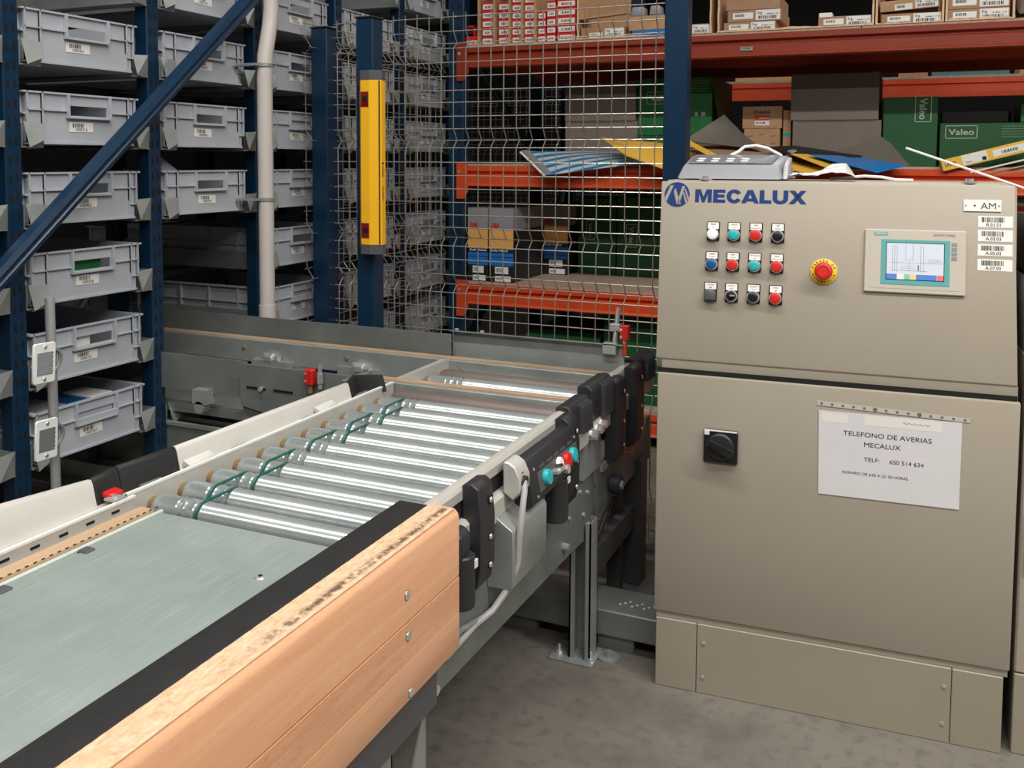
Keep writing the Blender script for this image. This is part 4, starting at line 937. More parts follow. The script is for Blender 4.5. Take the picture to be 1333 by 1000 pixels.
# things on top of the cabinet
def oncab(name, label, cat): return thing(name, label, cat, (-.561, 2.205, 0), R(3.3))
dv = oncab('desk_terminal', 'flat grey keypad terminal lying on the control cabinet', 'terminal')
m = MB(); m.hexa([(.005, .155, 1.273), (.266, .155, 1.273), (.292, .36, 1.273), (.005, .36, 1.273), (.016, .20, 1.309), (.255, .20, 1.309), (.272, .34, 1.335), (.016, .34, 1.335)])
m.build('case', 'device', dv, bevel=.006, seg=2, **K)
f3 = F((.014, .20, 1.3115), X, Vector((0, .14, .026)))
MB().fpoly(f3, [(.012, .006), (.225, .006), (.236, .125), (.012, .125)], 0, .002).build('smoked_cover', 'devscreen', dv, bevel=.001, **K)
for k in range(4):
    for q in range(2): MB().fdisc(f3, .040+k*.038, .030+q*.032, .009, .002, .003, 14, sx=1.2).build('key', 'sticker', dv, **K)
m = MB(); m.prism([(.175, 1.273), (.28, 1.273), (.34, 1.273), (.34, 1.330), (.28, 1.325), (.20, 1.308)], 'x', .268, .280); m.build('end_cap', 'devend', dv, bevel=.003, **K)
rd = random.Random(11)
def crump(u, v):
    q = max(0, min(1, (u-.25)/.5)); e = 1 if u < .85 else (1-u)/.15
    return (.285+.155*u, .16+.13*v, 1.2745+(.006+.034*q*q*(3-2*q)*e*(.35+.65*v))+rd.uniform(0, .008)*(1.3-q))
t = oncab('plastic_wrap', 'crumpled white plastic wrap beside the terminal', 'wrap')
MB().sheet(crump, 14, 8, .001).build('film', 'crumple', t, smooth=False, **K)
t = oncab('white_cable', 'thin white cable lying along the cabinet top', 'cable')
MB().tube([(.38, .25, 1.275), (.42, .21, 1.279), (.46, .19, 1.284), (.50, .18, 1.282), (.53, .18, 1.276), (.57, .19, 1.275)], .0035, 6).build('cord', 'lip', t, **K)
t = oncab('grey_cable', 'looped grey cable rising behind the terminal', 'cable')
MB().tube([(.12, .33, 1.334), (.14, .345, 1.345), (.155, .35, 1.358), (.185, .352, 1.361), (.215, .35, 1.354), (.25, .35, 1.335), (.265, .352, 1.30), (.27, .36, 1.275)], .0045, 8).build('cord', 'lip', t, **K)
t = oncab('metal_rod', 'thin bright rod leaning over the right corner of the cabinet', 'rod')
MB().cyl((.558, .30, 1.354), (.83, .073, 1.248), .0028, 8).build('rod', 'lip', t, **K)

# ------------------------------------------------------------------ orange pallet rack behind
YB = 4.05
pr_ = thing('pallet_rack', 'blue and orange pallet rack with loaded shelves behind the fence', 'rack', (-.8, 4.5, 0))
for (x0, y) in ((-2.115, YB+.01), (-2.115, 5.08), (-1.99, 5.30), (1.6, YB+.01)):
    u = MB().box(x0, x0+.085, y, y+.07, 0, 3.2).build('upright', 'blue', pr_, bevel=.004)
    m = MB(); fr = front(x0, y, 0)
    for k in range(52):
        for sx in (.025, .06): m.fbox(fr, sx-.005, sx+.005, .1+k*.05, .122+k*.05, .0002, .0006)
    m.build('slot_row', 'slot', u, kind='stuff', smooth=False)
MB().cyl((-2.07, 4.14, .35), (-2.0, 5.08, 1.25), .02, 8).build('frame_brace', 'blue', pr_); MB().cyl((-2.07, 4.14, 1.9), (-2.0, 5.08, 1.25), .02, 8).build('frame_brace', 'blue', pr_)
MB().cyl((-2.0, 5.12, .45), (-1.83, 5.12, 1.75), .02, 8).build('frame_brace', 'galvd', pr_)
def beam(zt, y, x0=-2.03, x1=1.6, h=.10, m='orange', ends=True, s=1):
    b = MB(); z0 = zt-h                                # stepped front: upper face, groove, lower face with a lip
    pts = [(y+.045*s, z0), (y-.004*s, z0), (y-.009*s, z0+.005), (y-.006*s, z0+.012), (y, z0+.016), (y, zt-.046), (y+.018*s, zt-.038), (y+.018*s, zt-.032), (y+.001*s, zt-.024), (y+.001*s, zt), (y+.045*s, zt)]
    b.prism(pts, 'x', x0, x1)
    o = b.build('beam', m, pr_)
    if ends:
        MB().prism([(x0-.03, zt+.02), (x0+.025, zt+.02), (x0+.035, z0-.02), (x0+.01, z0-.06), (x0-.03, z0-.06)], 'y', y-.008, y-.002).build('beam_connector', m, o)
        MB().cyl((x0-.015, y-.008, zt-.03), (x0-.015, y-.012, zt-.03), .008, 10).build('connector_bolt', 'steel', o)
    return o
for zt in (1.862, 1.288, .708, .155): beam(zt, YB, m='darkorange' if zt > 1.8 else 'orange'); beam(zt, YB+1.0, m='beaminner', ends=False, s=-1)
for zt in (1.862, 1.288): MB().box(-2.03, 1.6, YB+.50, YB+.56, zt-.09, zt-.012).build('cross_tie', 'beaminner', pr_)
for zt in (1.862, 1.288, .708, .155):
    for k in range(4): MB().box(-2.03+k*.9075, -2.03+(k+1)*.9075-.004, YB+.012, YB+.985, zt+.001, zt+.011).build('deck_board', 'chip', pr_)
# second rack farther back: beam and load seen in the gap under the shelf
pr2 = thing('pallet_rack', 'distant orange rack beam glimpsed above the green cartons', 'rack', (-.2, 5.65, 0))
MB().prism([(5.60, 1.675), (5.60, 1.735), (5.612, 1.738), (5.612, 1.746), (5.60, 1.749), (5.60, 1.775), (5.66, 1.775), (5.66, 1.675)], 'x', -1.6, 2.2).build('beam', 'orange', pr2)
for x in (-1.66, 2.2): MB().box(x, x+.09, 5.6, 5.68, 0, 3).build('upright', 'blue', pr2)
MB().box(-1.6, 2.2, 5.6, 6.6, 1.776, 1.79).build('deck_board', 'chip', pr2)
MB().box(-1.6, 2.2, 5.60, 5.66, .98, 1.08).build('beam', 'orange', pr2); MB().box(-1.6, 2.2, 5.6, 6.6, 1.081, 1.095).build('deck_board', 'chip', pr2)
for k, (x0, x1, h, mt, l) in enumerate(((-1.0, -.28, .10, 'kraft', 'long flat kraft carton on the distant rack beam'), (-.10, .05, .09, 'kraft2', 'small brown carton on the distant beam'), (.07, .45, .08, 'dullteal', 'teal carton on the distant rack beam'), (.50, .83, .11, 'kraft', 'pale carton with a white end on the distant beam'), (.85, 1.4, .12, 'kraft2', 'brown carton at the right end of the distant beam'))):
    bx('carton', l, 'carton', x0, x1, 5.63, 5.95, 1.790, 1.790+h, mt)

# ---- cartons on the top shelf
ZT = 1.874
def carton(name, label, cat, x0, x1, z0, z1, m='kraft2', y=4.08, d=.28, stickers=(), group=None, rz=0, tape=None):
    t = thing(name, label, cat, ((x0+x1)/2, y, z0), rz, group)
    h = (x1-x0)/2; H = z1-z0; fr = F((0, 0, 0), X, Z)
    MB().box(-h, h, 0, d, 0, H).build('box', m, t, bevel=.0015, world=False)
    MB().box(-h, h, d*.48, d*.52, H, H+.0006).build('closure', 'kraftedge' if m.startswith('k') else m, t, world=False)
    for i, (a_, b_, c_, e_, txt) in enumerate(stickers):
        s = MB().fbox(fr, -h+a_*2*h, -h+b_*2*h, c_*H, e_*H, 0, .0008).build('label', 'sticker', t, world=False, smooth=False)
        p = MB(); w_ = (b_-a_)*2*h; hh = (e_-c_)*H; xl = -h+a_*2*h; zl = c_*H
        if txt:
            p.ftext(fr, xl+w_*.06, zl+hh*.60, hh*.28, txt, .012, None, .0012); p.fbar(fr, xl+w_*.1, xl+w_*.85, zl+hh*.1, zl+hh*.42, .0012, i+int(1000*abs(x0)), 24)
            p.ftext(fr, xl+w_*.94, zl+hh*.52, hh*.13, '0480 115', .02, w_*.5, .0012, 'R')
        else: p.fbar(fr, xl+w_*.12, xl+w_*.6, zl+hh*.35, zl+hh*.8, .0012, i+int(997*abs(x1)), 18)
        p.build('label_print', 'print', s, world=False, smooth=False)
    return t
STK = ((.10, .48, .25, .78, ''), (.53, .98, .1, .95, 'Srg'))
carton('carton', 'brown carton with white label just right of the tall blue post', 'carton', -.96, -.835, ZT, ZT+.045, stickers=((.35, .95, .1, .9, 'Srg'),))
carton('carton', 'lowest brown carton of the stack right of the torn tray walls', 'carton', -.779, -.560, ZT, ZT+.042, stickers=STK)
carton('carton', 'middle brown carton of the stack right of the torn tray walls', 'carton', -.763, -.539, ZT+.043, ZT+.092, stickers=STK)
carton('carton', 'top brown carton of the stack beside the tray walls, cut by the frame', 'carton', -.77, -.545, ZT+.093, ZT+.15)
tag(MB().box(-.68, -.62, 4.072, 4.16, ZT+.1505, ZT+.19).build('small_box', 'sticker', None, bevel=.002), 'small white box on the top brown carton', 'box')
carton('carton', 'single low brown carton in the middle of the top shelf', 'carton', -.388, -.180, ZT, ZT+.045, stickers=STK)
tag(MB().box(-.388, -.335, 4.10, 4.18, ZT+.0458, ZT+.065).build('small_box', 'sticker', None, bevel=.002), 'small white box standing on the single low carton', 'box')
carton('carton', 'brown carton with a crooked sticker below a tilted one', 'carton', -.143, .082, ZT, ZT+.042, stickers=STK)
t = carton('carton', 'tilted brown carton resting on the one with the crooked sticker', 'carton', -.148, .070, ZT+.056, ZT+.098, m='kraft', stickers=((.25, .55, .05, .6, ''), (.6, .98, .1, .95, 'Srg'))); t.rotation_euler = (R(6), R(-3), 0)
carton('carton', 'lower brown carton of the pair near the right edge of the top shelf', 'carton', .097, .319, ZT, ZT+.046, stickers=STK)
carton('carton', 'upper brown carton of the pair near the right edge of the top shelf', 'carton', .095, .318, ZT+.047, ZT+.10, stickers=STK)
tag(MB().cyl((.36, 4.1, ZT+.075), (.9, 4.25, ZT+.075), .055, 18).build('grey_roll', 'pvc', None), 'pale grey roll at the right end of the top shelf', 'roll')
tag(MB().box(.36, .9, 4.12, 4.3, ZT, ZT+.019).build('roll_stand', 'blkbox', None), 'flat black box under the pale grey roll', 'box')
def tray(label, x0, x1, y0, y1, h, front_h=.012):      # cut-down cardboard tray with ragged edges
    t = thing('card_tray', label, 'tray', ((x0+x1)/2, y0, ZT)); rd = random.Random(int(abs(x0)*1000))
    MB().box(x0, x1, y0, y1, ZT-.0009, ZT-.0001).build('tray_floor', 'kraft', t)
    for xa, xb in ((x0, x0+.009), (x1-.009, x1)):
        n = 14; z = [ZT+h*i/n for i in range(n+1)]
        ys = [y0+rd.uniform(-.006, .006) for _ in z]
        pts = [(ys[i], z[i]) for i in range(n+1)]+[(y1, z[-1]), (y1, ZT)]
        MB().prism(pts, 'x', xa, xb).build('side_wall', 'kraft', t)
        MB().prism([(ys[i]-.002, z[i]) for i in range(n+1)]+[(ys[i]+.001, z[i]) for i in range(n, -1, -1)], 'x', xa+.001, xb-.001).build('torn_edge', 'kraftedge', t)
    MB().box(x0, x1, y1, y1+.006, ZT, ZT+.12).build('back_wall', 'kraft2', t)
    n = 24; zt_ = [ZT+front_h*rd.uniform(.2, 1) for _ in range(n+1)]
    MB().prism([(x0+(x1-x0)*i/n, zt_[i]) for i in range(n+1)]+[(x1, ZT-.0005), (x0, ZT-.0005)], 'y', y0-.012, y0-.006).build('torn_front', 'kraftedge', t)
    return t
tray('open cardboard tray with ragged edges holding the stack of brown cartons', -.805, -.170, 4.07, 4.92, .40)
tray('cardboard tray holding the crooked and tilted cartons', -.166, .088, 4.07, 4.92, .40, .006)
tray('cardboard tray holding the right-hand pair of cartons', .092, .336, 4.07, 4.92, .40)
tray('cardboard tray just left of the tall post, grey blocks at its right', -1.452, -.83, 4.07, 4.92, .40, .008)
carton('carton', 'dark brown carton with two white labels behind the mesh on the top shelf', 'carton', -1.435, -1.225, ZT, ZT+.055, stickers=((.2, .5, .1, .55, ''), (.55, .98, .15, .85, 'Srg')))
t = MB().sheet(lambda u, v: (-1.445+.215*u+.01*v, 4.075+.14*v, ZT+.096+.016*u+.02*v), 4, 4, .004).build('card_flap', 'kraft', None); tag(t, 'raised kraft lid flap with a white sticker above the dark carton', 'flap')
s = MB().sheet(lambda u, v: (-1.385+.12*u, 4.0755+.02*v, ZT+.1035+.009*u+.0028*v), 2, 1, .0008).build('flap_label', 'sticker', t, world=False); s['label'] = 'white sticker on the flap'
for k, (x0, x1, z0, l) in enumerate(((-1.20, -1.135, .095, 'left grey plastic block on a carton behind the mesh'), (-1.115, -1.06, .097, 'right grey plastic block on a carton behind the mesh'))):
    tag(MB().prism([(x0, ZT+z0), (x1, ZT+z0), (x1-.006, ZT+z0+.042), (x0+.006, ZT+z0+.042)], 'y', 4.085, 4.15).build('grey_block', 'device', None, bevel=.006, seg=2), l, 'block')
carton('carton', 'brown carton carrying the two grey plastic blocks', 'carton', -1.205, -1.03, ZT+.03, ZT+.094, m='kraft')
carton('carton', 'low blue and brown carton left of the tall post', 'carton', -1.19, -1.03, ZT, ZT+.029, m='bluecard')
# red boxes: columns of stacked cartons
def red_box(x0, x1, z0, z1, label, two=False):
    t = thing('red_carton', label, 'carton', ((x0+x1)/2, 4.085, z0), 0, None)
    h = (x1-x0)/2; H = z1-z0; fr = F((0, 0, 0), X, Z)
    MB().box(-h, h, 0, .2, 0, H-.001).build('box', 'redbox', t, bevel=.001, world=False)
    s = MB().fbox(fr, -h*.88, h*.88, H*.12, H*.72, 0, .0007).build('label', 'sticker', t, world=False, smooth=False)
    MB().fbar(fr, -h*.55, h*.55, H*.25, H*.55, .0010, int(z0*1000+x0*1000), 14).build('label_print', 'print', s, world=False, smooth=False)
colsR = [(-1.942, -1.884, 5, .041, 'first'), (-1.856, -1.799, 5, .040, 'second'), (-1.784, -1.734, 6, .038, 'third'), (-1.720, -1.667, 6, .037, 'fourth'), (-1.651, -1.612, 4, .036, 'fifth'), (-1.606, -1.562, 5, .038, 'sixth'), (-1.556, -1.462, 5, .039, 'seventh')]
for x0, x1, n, h, o_ in colsR:
    for k in range(n): red_box(x0, x1, ZT+k*h, ZT+(k+1)*h, 'red carton, %s from the bottom of the %s red stack from left' % (ordn[k], o_))
for k, (x, l) in enumerate(((-1.955, 'left of the first red column'), (-1.873, 'between the first and second red columns'), (-1.793, 'between the second and third red columns'), (-1.728, 'between the third and fourth red columns'), (-1.661, 'right of the fourth red column'))):
    tag(MB().box(x-.006, x+.005, 4.07, 4.32, ZT, ZT+.32).build('card_divider', 'kraft', None), 'upright kraft divider ' + l, 'divider')
kt = thing('red_kit', 'small red boxed clamp standing at the left end of the top shelf', 'kit', (-2.0, 4.085, ZT))
MB().box(-2.03, -1.962, 4.085, 4.16, ZT, ZT+.045).build('box', 'redbox', kt, bevel=.002)
s = MB().box(-2.026, -1.966, 4.0838, 4.0849, ZT+.006, ZT+.024).build('label', 'sticker', kt); MB().fbar(front(0, 4.0836, 0), -2.015, -1.978, ZT+.009, ZT+.021, 0, 5, 14).build('label_print', 'print', s)
m = MB(); m.box(-2.05, -2.035, 4.1, 4.15, ZT, ZT+.10).box(-2.05, -1.985, 4.1, 4.15, ZT+.088, ZT+.10).box(-2.0, -1.985, 4.1, 4.15, ZT+.045, ZT+.10); m.build('clamp_frame', 'red', kt, bevel=.003)
MB().box(-2.034, -2.001, 4.105, 4.145, ZT+.06, ZT+.085).build('clamp_jaw', 'black', kt)
MB().box(-2.062, -2.036, 4.082, 4.09, ZT, ZT+.045).build('tag_card', 'sticker', kt)
bk = front(0, YB-.0045, 0)
lab = MB().fbox(bk, -.70, -.648, 1.790, 1.806, 0, .001).build('shelf_tag', 'galv', None); tag(lab, 'small grey barcode tag on the top orange beam', 'tag')
MB().fbar(bk, -.69, -.658, 1.796, 1.803, .0014, 3, 16).build('tag_print', 'print', lab)

# ---- second shelf
Z2 = 1.300
YV = 4.38
def valeo(fr, cx, cz, w_, h_, m, b, vertical=False):
    for q in ((cx-w_/2, cx+w_/2, cz+h_/2-.003, cz+h_/2), (cx-w_/2, cx+w_/2, cz-h_/2, cz-h_/2+.003), (cx-w_/2, cx-w_/2+.003, cz-h_/2, cz+h_/2), (cx+w_/2-.003, cx+w_/2, cz-h_/2, cz+h_/2)): b.fquad(fr, *q, .0008)
    if vertical:
        f2 = F(fr(cx, cz, 0), -fr.u, fr.r); b.ftext(f2, 0, -w_*.23, w_*.46, 'Valeo', .02, h_*.80, .0008, 'C')
    else: b.ftext(fr, cx, cz-h_*.23, h_*.46, 'Valeo', .02, w_*.80, .0008, 'C')
def gbox(label, x0, x1, y0, y1, z0, z1, m='green', extra=None):
    t = thing('green_carton', label, 'carton', ((x0+x1)/2, y0, z0))
    MB().box(x0, x1, y0, y1, z0, z1).build('box', m, t, bevel=.002)
    MB().box(x0, x1, (y0+y1)/2-.02, (y0+y1)/2+.02, z1, z1+.0006).build('tape', 'ochre', t)
    if extra:
        b = MB(); extra(front(0, y0, 0), b); b.build('carton_print', 'greenprint', t, smooth=False, kind='stuff')
    return t
gbox('upright green carton with a vertical framed maker name', -.134, .084, YV, 4.75, Z2, 1.600, 'greend', lambda fr, b: valeo(fr, .026, 1.548, .066, .115, M, b, True))
gbox('open wide green carton with a horizontal framed maker name', .094, .62, YV, 4.75, Z2, 1.485, 'greend', lambda fr, b: (valeo(fr, .177, 1.447, .124, .056, M, b), [b.fquad(fr, .33, .42, 1.47-.011*k, 1.471-.011*k, .0008) for k in range(5)]))
tag(MB().box(.10, .36, 4.45, 4.7, 1.487, 1.54).build('black_tray', 'blkbox', None, bevel=.003), 'black tray on the wide green carton', 'tray')
bx('carton', 'small kraft carton behind the black tray', 'carton', .30, .345, 4.77, 4.9, Z2, 1.535, 'kraft')
bx('carton', 'dark blue carton behind the black tray', 'carton', .36, .395, 4.77, 4.9, Z2, 1.545, 'bluebtn')
bx('green_carton', 'green carton on the wide one, cut by the right edge of the picture', 'carton', .40, .62, 4.40, 4.7, 1.487, 1.56, 'green')
gbox('green carton with lines of print next to the tall post', -1.245, -.885, YV, 4.9, 1.440, 1.715, 'green', lambda fr, b: ([b.fquad(fr, -.99, -.90, 1.695-.012*k, 1.6965-.012*k, .0008) for k in range(5)], valeo(fr, -1.13, 1.62, .14, .06, M, b), b.fquad(fr, -.965, -.95, 1.53, 1.55, .0008), b.fquad(fr, -.935, -.915, 1.53, 1.55, .0008)))
gbox('lower green carton under the printed one beside the tall post', -1.245, -.885, YV, 4.9, Z2, 1.439, 'greend', lambda fr, b: valeo(fr, -1.10, 1.39, .14, .05, M, b))
tag(MB().sheet(lambda u, v: (-.884+.035*u+.01*v, YV+.02+.30*v, 1.45+.22*(1-u)+.03*v), 3, 3, .004).build('carton_flap', 'green', None), 'bright green loose carton flap beside the printed carton', 'flap')
gc = 'greycard'
def gcard(label, x0, x1, z0, z1):
    t = thing('grey_carton', label, 'carton', ((x0+x1)/2, YV-.02, z0))
    MB().box(x0, x1, YV-.02, 4.8, z0, z1-.001).build('box', gc, t, bevel=.002)
    MB().box(x0+.02, x1-.02, YV-.021, YV-.0202, z1-.006, z1-.004).build('lid_seam', 'blkbox', t)
    return t
gcard('plain grey upper carton behind the mesh, second shelf', -1.615, -1.25, 1.512, 1.70); gcard('plain grey lower carton behind the mesh, second shelf', -1.612, -1.24, Z2, 1.511)
gcard('large plain grey carton topmost in the middle of the shelf', -.524, -.153, 1.503, 1.714); gcard('large plain grey carton below its twin, middle of the shelf', -.514, -.140, Z2, 1.502)
dk = carton('kraft_carton', 'kraft carton marked 0660 with a red and white label', 'carton', -.745, -.567, 1.470, 1.572, m='kraft', y=4.40, d=.3)
fr = F((0, 0, 0), X, Z)
MB().ftext(fr, 0, .068, .016, 'D660', .02, .075, .0008, 'C').build('carton_print', 'print', dk, world=False, smooth=False)
MB().fbox(fr, -.033, .033, .038, .060, 0, .0008).build('red_label', 'redbox', dk, world=False, smooth=False); MB().fbox(fr, -.033, -.015, .038, .060, .0008, .001).build('label_patch', 'orange', dk, world=False, smooth=False)
MB().ftext(fr, .009, .044, .009, 'Sailun', .012, .044, .0012, 'C').build('label_print', 'sticker', dk, world=False, smooth=False)
s = MB().fbox(fr, -.033, .033, .014, .036, 0, .0008).build('label', 'sticker', dk, world=False, smooth=False); MB().fbar(fr, -.028, .02, .022, .030, .0012, 8, 14).build('label_print', 'print', s, world=False, smooth=False)
dk2 = carton('kraft_carton', 'kraft carton with scattered faint print below the marked one', 'carton', -.737, -.575, Z2, 1.469, m='kraft', y=4.40, d=.3)
m = MB()
for k in range(9): f2 = F((-.06+(k % 3)*.05, 0, .045+(k//3)*.042+.008*(k % 2)), (math.cos(.25), 0, math.sin(.25)), (-math.sin(.25), 0, math.cos(.25))); m.ftext(f2, 0, 0, .008, 'frosa', .02, None, .0008)
m.build('carton_print', 'rubroll', dk2, world=False, smooth=False, kind='stuff')
t = carton('kraft_carton', 'narrow kraft carton with a green band beside the grey cartons', 'carton', -.562, -.5265, Z2, 1.553, m='kraft', y=4.41, d=.25)
MB().fbox(fr, -.0175, .0175, .135, .150, 0, .0008).build('green_band', 'teal', t, world=False, smooth=False)
# loose sheets and mailers on the front edge of the second shelf
def sheet(name, label, cat, pts, mt, bend=0, n=8, t=.002, lift=None):
    a_, b_, c_, d_ = [Vector(p) for p in pts]
    def fn(u, v):
        p = (a_*(1-u)+b_*u)*(1-v)+(d_*(1-u)+c_*u)*v
        return p+Z*(bend*math.sin(math.pi*u)*math.sin(math.pi*min(1, v+.0)) + (lift(u, v) if lift else 0))
    return tag(MB().sheet(fn, n, n, t).build(name, mt, None), label, cat)
bm_ = bpy.data.materials.new('striped_mailer'); bm_.use_nodes = True; nt = bm_.node_tree; b = nt.nodes['Principled BSDF']; b.inputs['Roughness'].default_value = .3
tc = nt.nodes.new('ShaderNodeTexCoord'); wv = nt.nodes.new('ShaderNodeTexWave'); wv.inputs['Scale'].default_value = 5.6; wv.inputs['Distortion'].default_value = 2.2; wv.inputs['Detail'].default_value = 1
mp = nt.nodes.new('ShaderNodeMapping'); mp.inputs['Rotation'].default_value = (0, 0, R(62)); nt.links.new(tc.outputs['Object'], mp.inputs[0]); nt.links.new(mp.outputs[0], wv.inputs[0])
rp_ = nt.nodes.new('ShaderNodeValToRGB'); rp_.color_ramp.interpolation = 'CONSTANT'; rp_.color_ramp.elements[0].color = rgb(38, 128, 186); rp_.color_ramp.elements[1].position = .45; rp_.color_ramp.elements[1].color = rgb(206, 208, 210)
nt.links.new(wv.outputs[0], rp_.inputs[0]); nt.links.new(rp_.outputs[0], b.inputs['Base Color']); M['striped'] = bm_
ml = sheet('striped_mailer', 'blue and white striped plastic sheet hanging over the shelf edge', 'mailer', ((-1.548, 3.94, 1.252), (-1.10, 4.02, 1.312), (-1.16, 4.34, 1.365), (-1.745, 4.12, 1.362)), 'striped', .012, 10, .003)
MB().sheet(lambda u, v: Vector((-1.745, 4.118, 1.3645)).lerp(Vector((-1.548, 3.938, 1.2545)), v)+Vector((.028*u, .012*u, .003*u+.001)), 2, 8, .002).build('hem_band', 'greyprint', ml)
MB().sheet(lambda u, v: Vector((-1.745, 4.115, 1.362)).lerp(Vector((-1.548, 3.935, 1.252)), v)+Vector((-.012+.012*u, 0, -.004+.003*u)), 2, 8, .002).build('white_hem', 'lip', ml)
ye = sheet('yellow_envelope', 'large yellow envelope bulging over the striped sheet left of the post', 'envelope', ((-1.18, 3.96, 1.345), (-.93, 3.93, 1.262), (-.90, 4.30, 1.385), (-1.335, 4.10, 1.425)), 'yelcard', .03, 10, .004)
m = MB()
for k in range(4): m.sheet(lambda u, v, k=k: (-1.285+.022*k+.045*u, 4.055-.01*k+.004*v-.03*u, 1.421+.002-.017*u-.004*k+.001*v+.004), 2, 1, .0004)
m.build('envelope_print', 'ochre', ye)
sheet('grey_sheet', 'dark grey sheet with a raised corner right of the post', 'sheet', ((-.93, 4.02, 1.41), (-.60, 4.08, 1.372), (-.72, 4.30, 1.44), (-.785, 4.16, 1.525)), 'greysheet', .0, 8, .003)
sheet('grey_sheet', 'flat brownish sheet lying behind the terminal', 'sheet', ((-.92, 3.97, 1.36), (-.52, 4.0, 1.33), (-.50, 4.30, 1.37), (-.93, 4.28, 1.40)), 'kraft2', .01, 8, .003)
sheet('yellow_folder', 'yellow folder edge sticking out beside the tall post', 'folder', ((-.915, 3.94, 1.402), (-.74, 3.90, 1.31), (-.72, 3.93, 1.32), (-.905, 4.02, 1.408)), 'yelcard', .0, 4, .003)
sheet('black_folder', 'black folder with a round white clasp sloping over the shelf edge', 'folder', ((-.575, 4.02, 1.380), (-.39, 3.96, 1.318), (-.20, 4.20, 1.345), (-.50, 4.30, 1.39)), 'blkbox', .0, 6, .004)
sheet('yellow_folder', 'yellow folder sandwiched under the black and blue ones', 'folder', ((-.66, 3.93, 1.336), (-.38, 3.89, 1.268), (-.20, 4.10, 1.300), (-.55, 4.15, 1.35)), 'yelcard', .0, 6, .004)
sheet('yellow_folder', 'second yellow folder between the black folder and the blue film', 'folder', ((-.47, 3.95, 1.352), (-.29, 3.90, 1.283), (-.12, 4.06, 1.29), (-.34, 4.12, 1.345)), 'yelcard', .0, 6, .004)
sheet('blue_folder', 'glossy blue folder sagging over the shelf edge', 'folder', ((-.40, 3.96, 1.348), (-.136, 3.91, 1.278), (-.03, 3.99, 1.305), (-.24, 4.22, 1.342)), 'bluecard', -.006, 8, .003)
tag(MB().flathe(F((-.475, 4.04, 1.362), X, Vector((0, .9, .3))), 0, 0, [(.020, 0), (.018, .002), (.012, .0025)], 18).build('clasp', 'steel', None), 'round pale clasp on the black folder', 'clasp')
sheet('grey_sheet', 'brown grey card leaning against the grey cartons', 'sheet', ((-.36, 4.20, 1.345), (-.02, 4.12, 1.306), (-.10, 4.33, 1.40), (-.14, 4.34, 1.43)), 'greysheet', .0, 6, .003)
# laser box and boards at the right
lb = thing('laser_box', 'flat yellow and white box tilted up to the right on the shelf', 'box', (.1, 4.05, 1.28))
F4 = F((.104, 4.03, 1.281), (.965, 0, .262), (-.262, 0, .965))
MB().fbox(F4, 0, .36, 0, .045, -.26, 0).build('box', 'yelcard', lb, bevel=.002)
MB().fbox(F4, .075, .165, .006, .044, 0, .0008).build('white_panel', 'sticker', lb); MB().fbox(F4, .185, .33, .010, .036, 0, .0008).build('label', 'sticker', lb)
MB().ftext(F4, .012, .016, .013, 'LASER', .012, .042, .001).fbar(F4, .215, .275, .016, .028, .0012, 4, 18).ftext(F4, .085, .012, .006, 'Canon', .02, None, .0012).fbox(F4, .145, .160, .008, .022, .0008, .0011).build('box_print', 'print', lb, smooth=False)
for k in range(3):
    f5 = F((.20+.045*k, 4.05, 1.284-.004*k), (.965, 0, .262-.05*k), (-.262+.05*k, 0, .965))
    tag(MB().fbox(f5, 0, .32, -.008, -.002, -.25, 0).build('loose_board', ('sticker', 'kraft', 'kraft2')[k], None), ('white board directly below the yellow white box', 'thin kraft board in the middle below the yellow white box', 'lowest brown board below the yellow white box')[k], 'board')
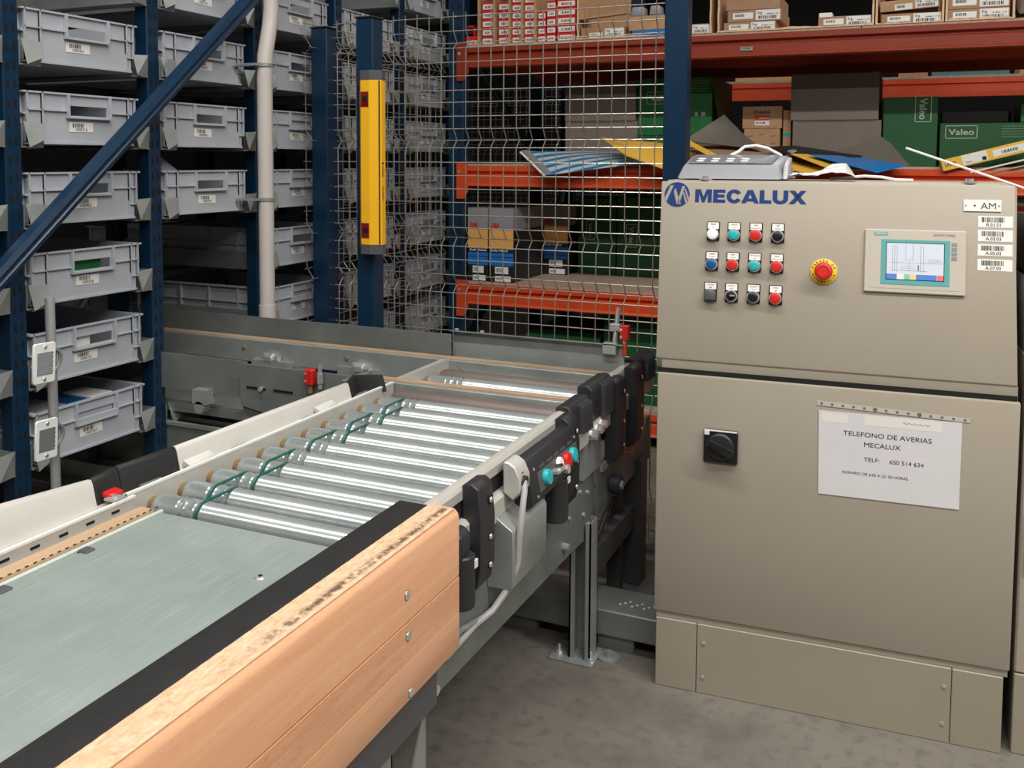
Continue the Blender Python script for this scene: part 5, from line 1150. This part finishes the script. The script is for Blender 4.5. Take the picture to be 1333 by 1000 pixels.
# ---- third shelf
Z3 = .720
def tape_box(label, x0, x1, y0, d, z1):
    t = thing('tape_carton', label, 'carton', ((x0+x1)/2, y0, Z3)); H = z1-Z3
    fr = front(0, y0, 0)
    MB().box(x0, x1, y0, y0+d, Z3, z1).build('box', 'blkbox', t, bevel=.002)
    MB().box(x0-.0006, x1+.0006, y0-.0008, y0+d, z1-H*.29, z1+.0006).build('grey_band', 'greyprint', t)
    MB().fbox(fr, x0, x1, Z3+H*.45, Z3+H*.71, 0, .0008).build('amber_band', 'amber', t)
    for k in range(3): MB().fbox(fr, x0, x1, Z3+H*(.225+.06*k), Z3+H*(.275+.06*k), 0, .0008).build('blue_stripe', 'blueprint', t)
    m3 = MB().ftext(fr, x0+.010, z1-H*.27, .026, '3', .03, .015, .0018); m3.fpoly(fr, [(x0+.027+a_*.022, z1-H*.27+b_*.026) for a_, b_ in [(0, 0), (0, 1), (.34, 1), (.55, .45), (.76, 1), (1.1, 1), (1.1, 0), (.82, 0), (.82, .64), (.66, .05), (.44, .05), (.28, .64), (.28, 0)]], .0010, .0018)
    m3.build('red_print', 'red', t, smooth=False)
    MB().ftext(fr, x0+.01, Z3+H*.415, .010, 'Soft Hand', .02, .09, .0012).build('white_print', 'sticker', t, smooth=False)
    for (a_, b_, c_, e_) in ((.25, .8, .115, .21), (.25, .9, .01, .085)):
        s = MB().fbox(fr, x0+(x1-x0)*a_, x0+(x1-x0)*b_, Z3+H*c_, Z3+H*e_, .0008, .0014).build('label', 'sticker', t, smooth=False); MB().fbar(fr, x0+(x1-x0)*(a_+.05), x0+(x1-x0)*(a_+.28), Z3+H*(c_+.02), Z3+H*(e_-.02), .0018, 3, 12).build('label_print', 'print', s, smooth=False)
tape_box('left black carton with grey, amber and blue bands on the third shelf', -2.02, -1.912, 4.09, .62, 1.082)
tape_box('second banded black carton from the left on the third shelf', -1.905, -1.775, 4.09, .62, 1.082)
tape_box('banded black carton set back deeper on the third shelf', -1.78, -1.645, 4.50, .4, 1.085)
gbox('dark green carton at the back of the third shelf, left one', -1.63, -1.42, 4.62, 4.95, Z3, 1.12, 'greend', lambda fr, b: valeo(fr, -1.56, .95, .05, .10, M, b, True))
gbox('dark green carton at the back of the third shelf, beside the cabinet', -1.41, -1.0, 4.60, 4.95, Z3, 1.13, 'greend', lambda fr, b: valeo(fr, -1.33, .93, .06, .12, M, b, True))
# ---- bottom shelf
for k, (x0, x1, h, l) in enumerate(((-1.75, -1.36, .30, 'dark green carton on the bottom shelf, left of three'), (-1.34, -.95, .44, 'tall dark green carton in the middle of the bottom shelf'), (-.93, -.45, .40, 'dark green carton on the bottom shelf, right of three'))):
    gbox(l, x0, x1, 4.18, 4.7, .167, .167+h, 'greend')
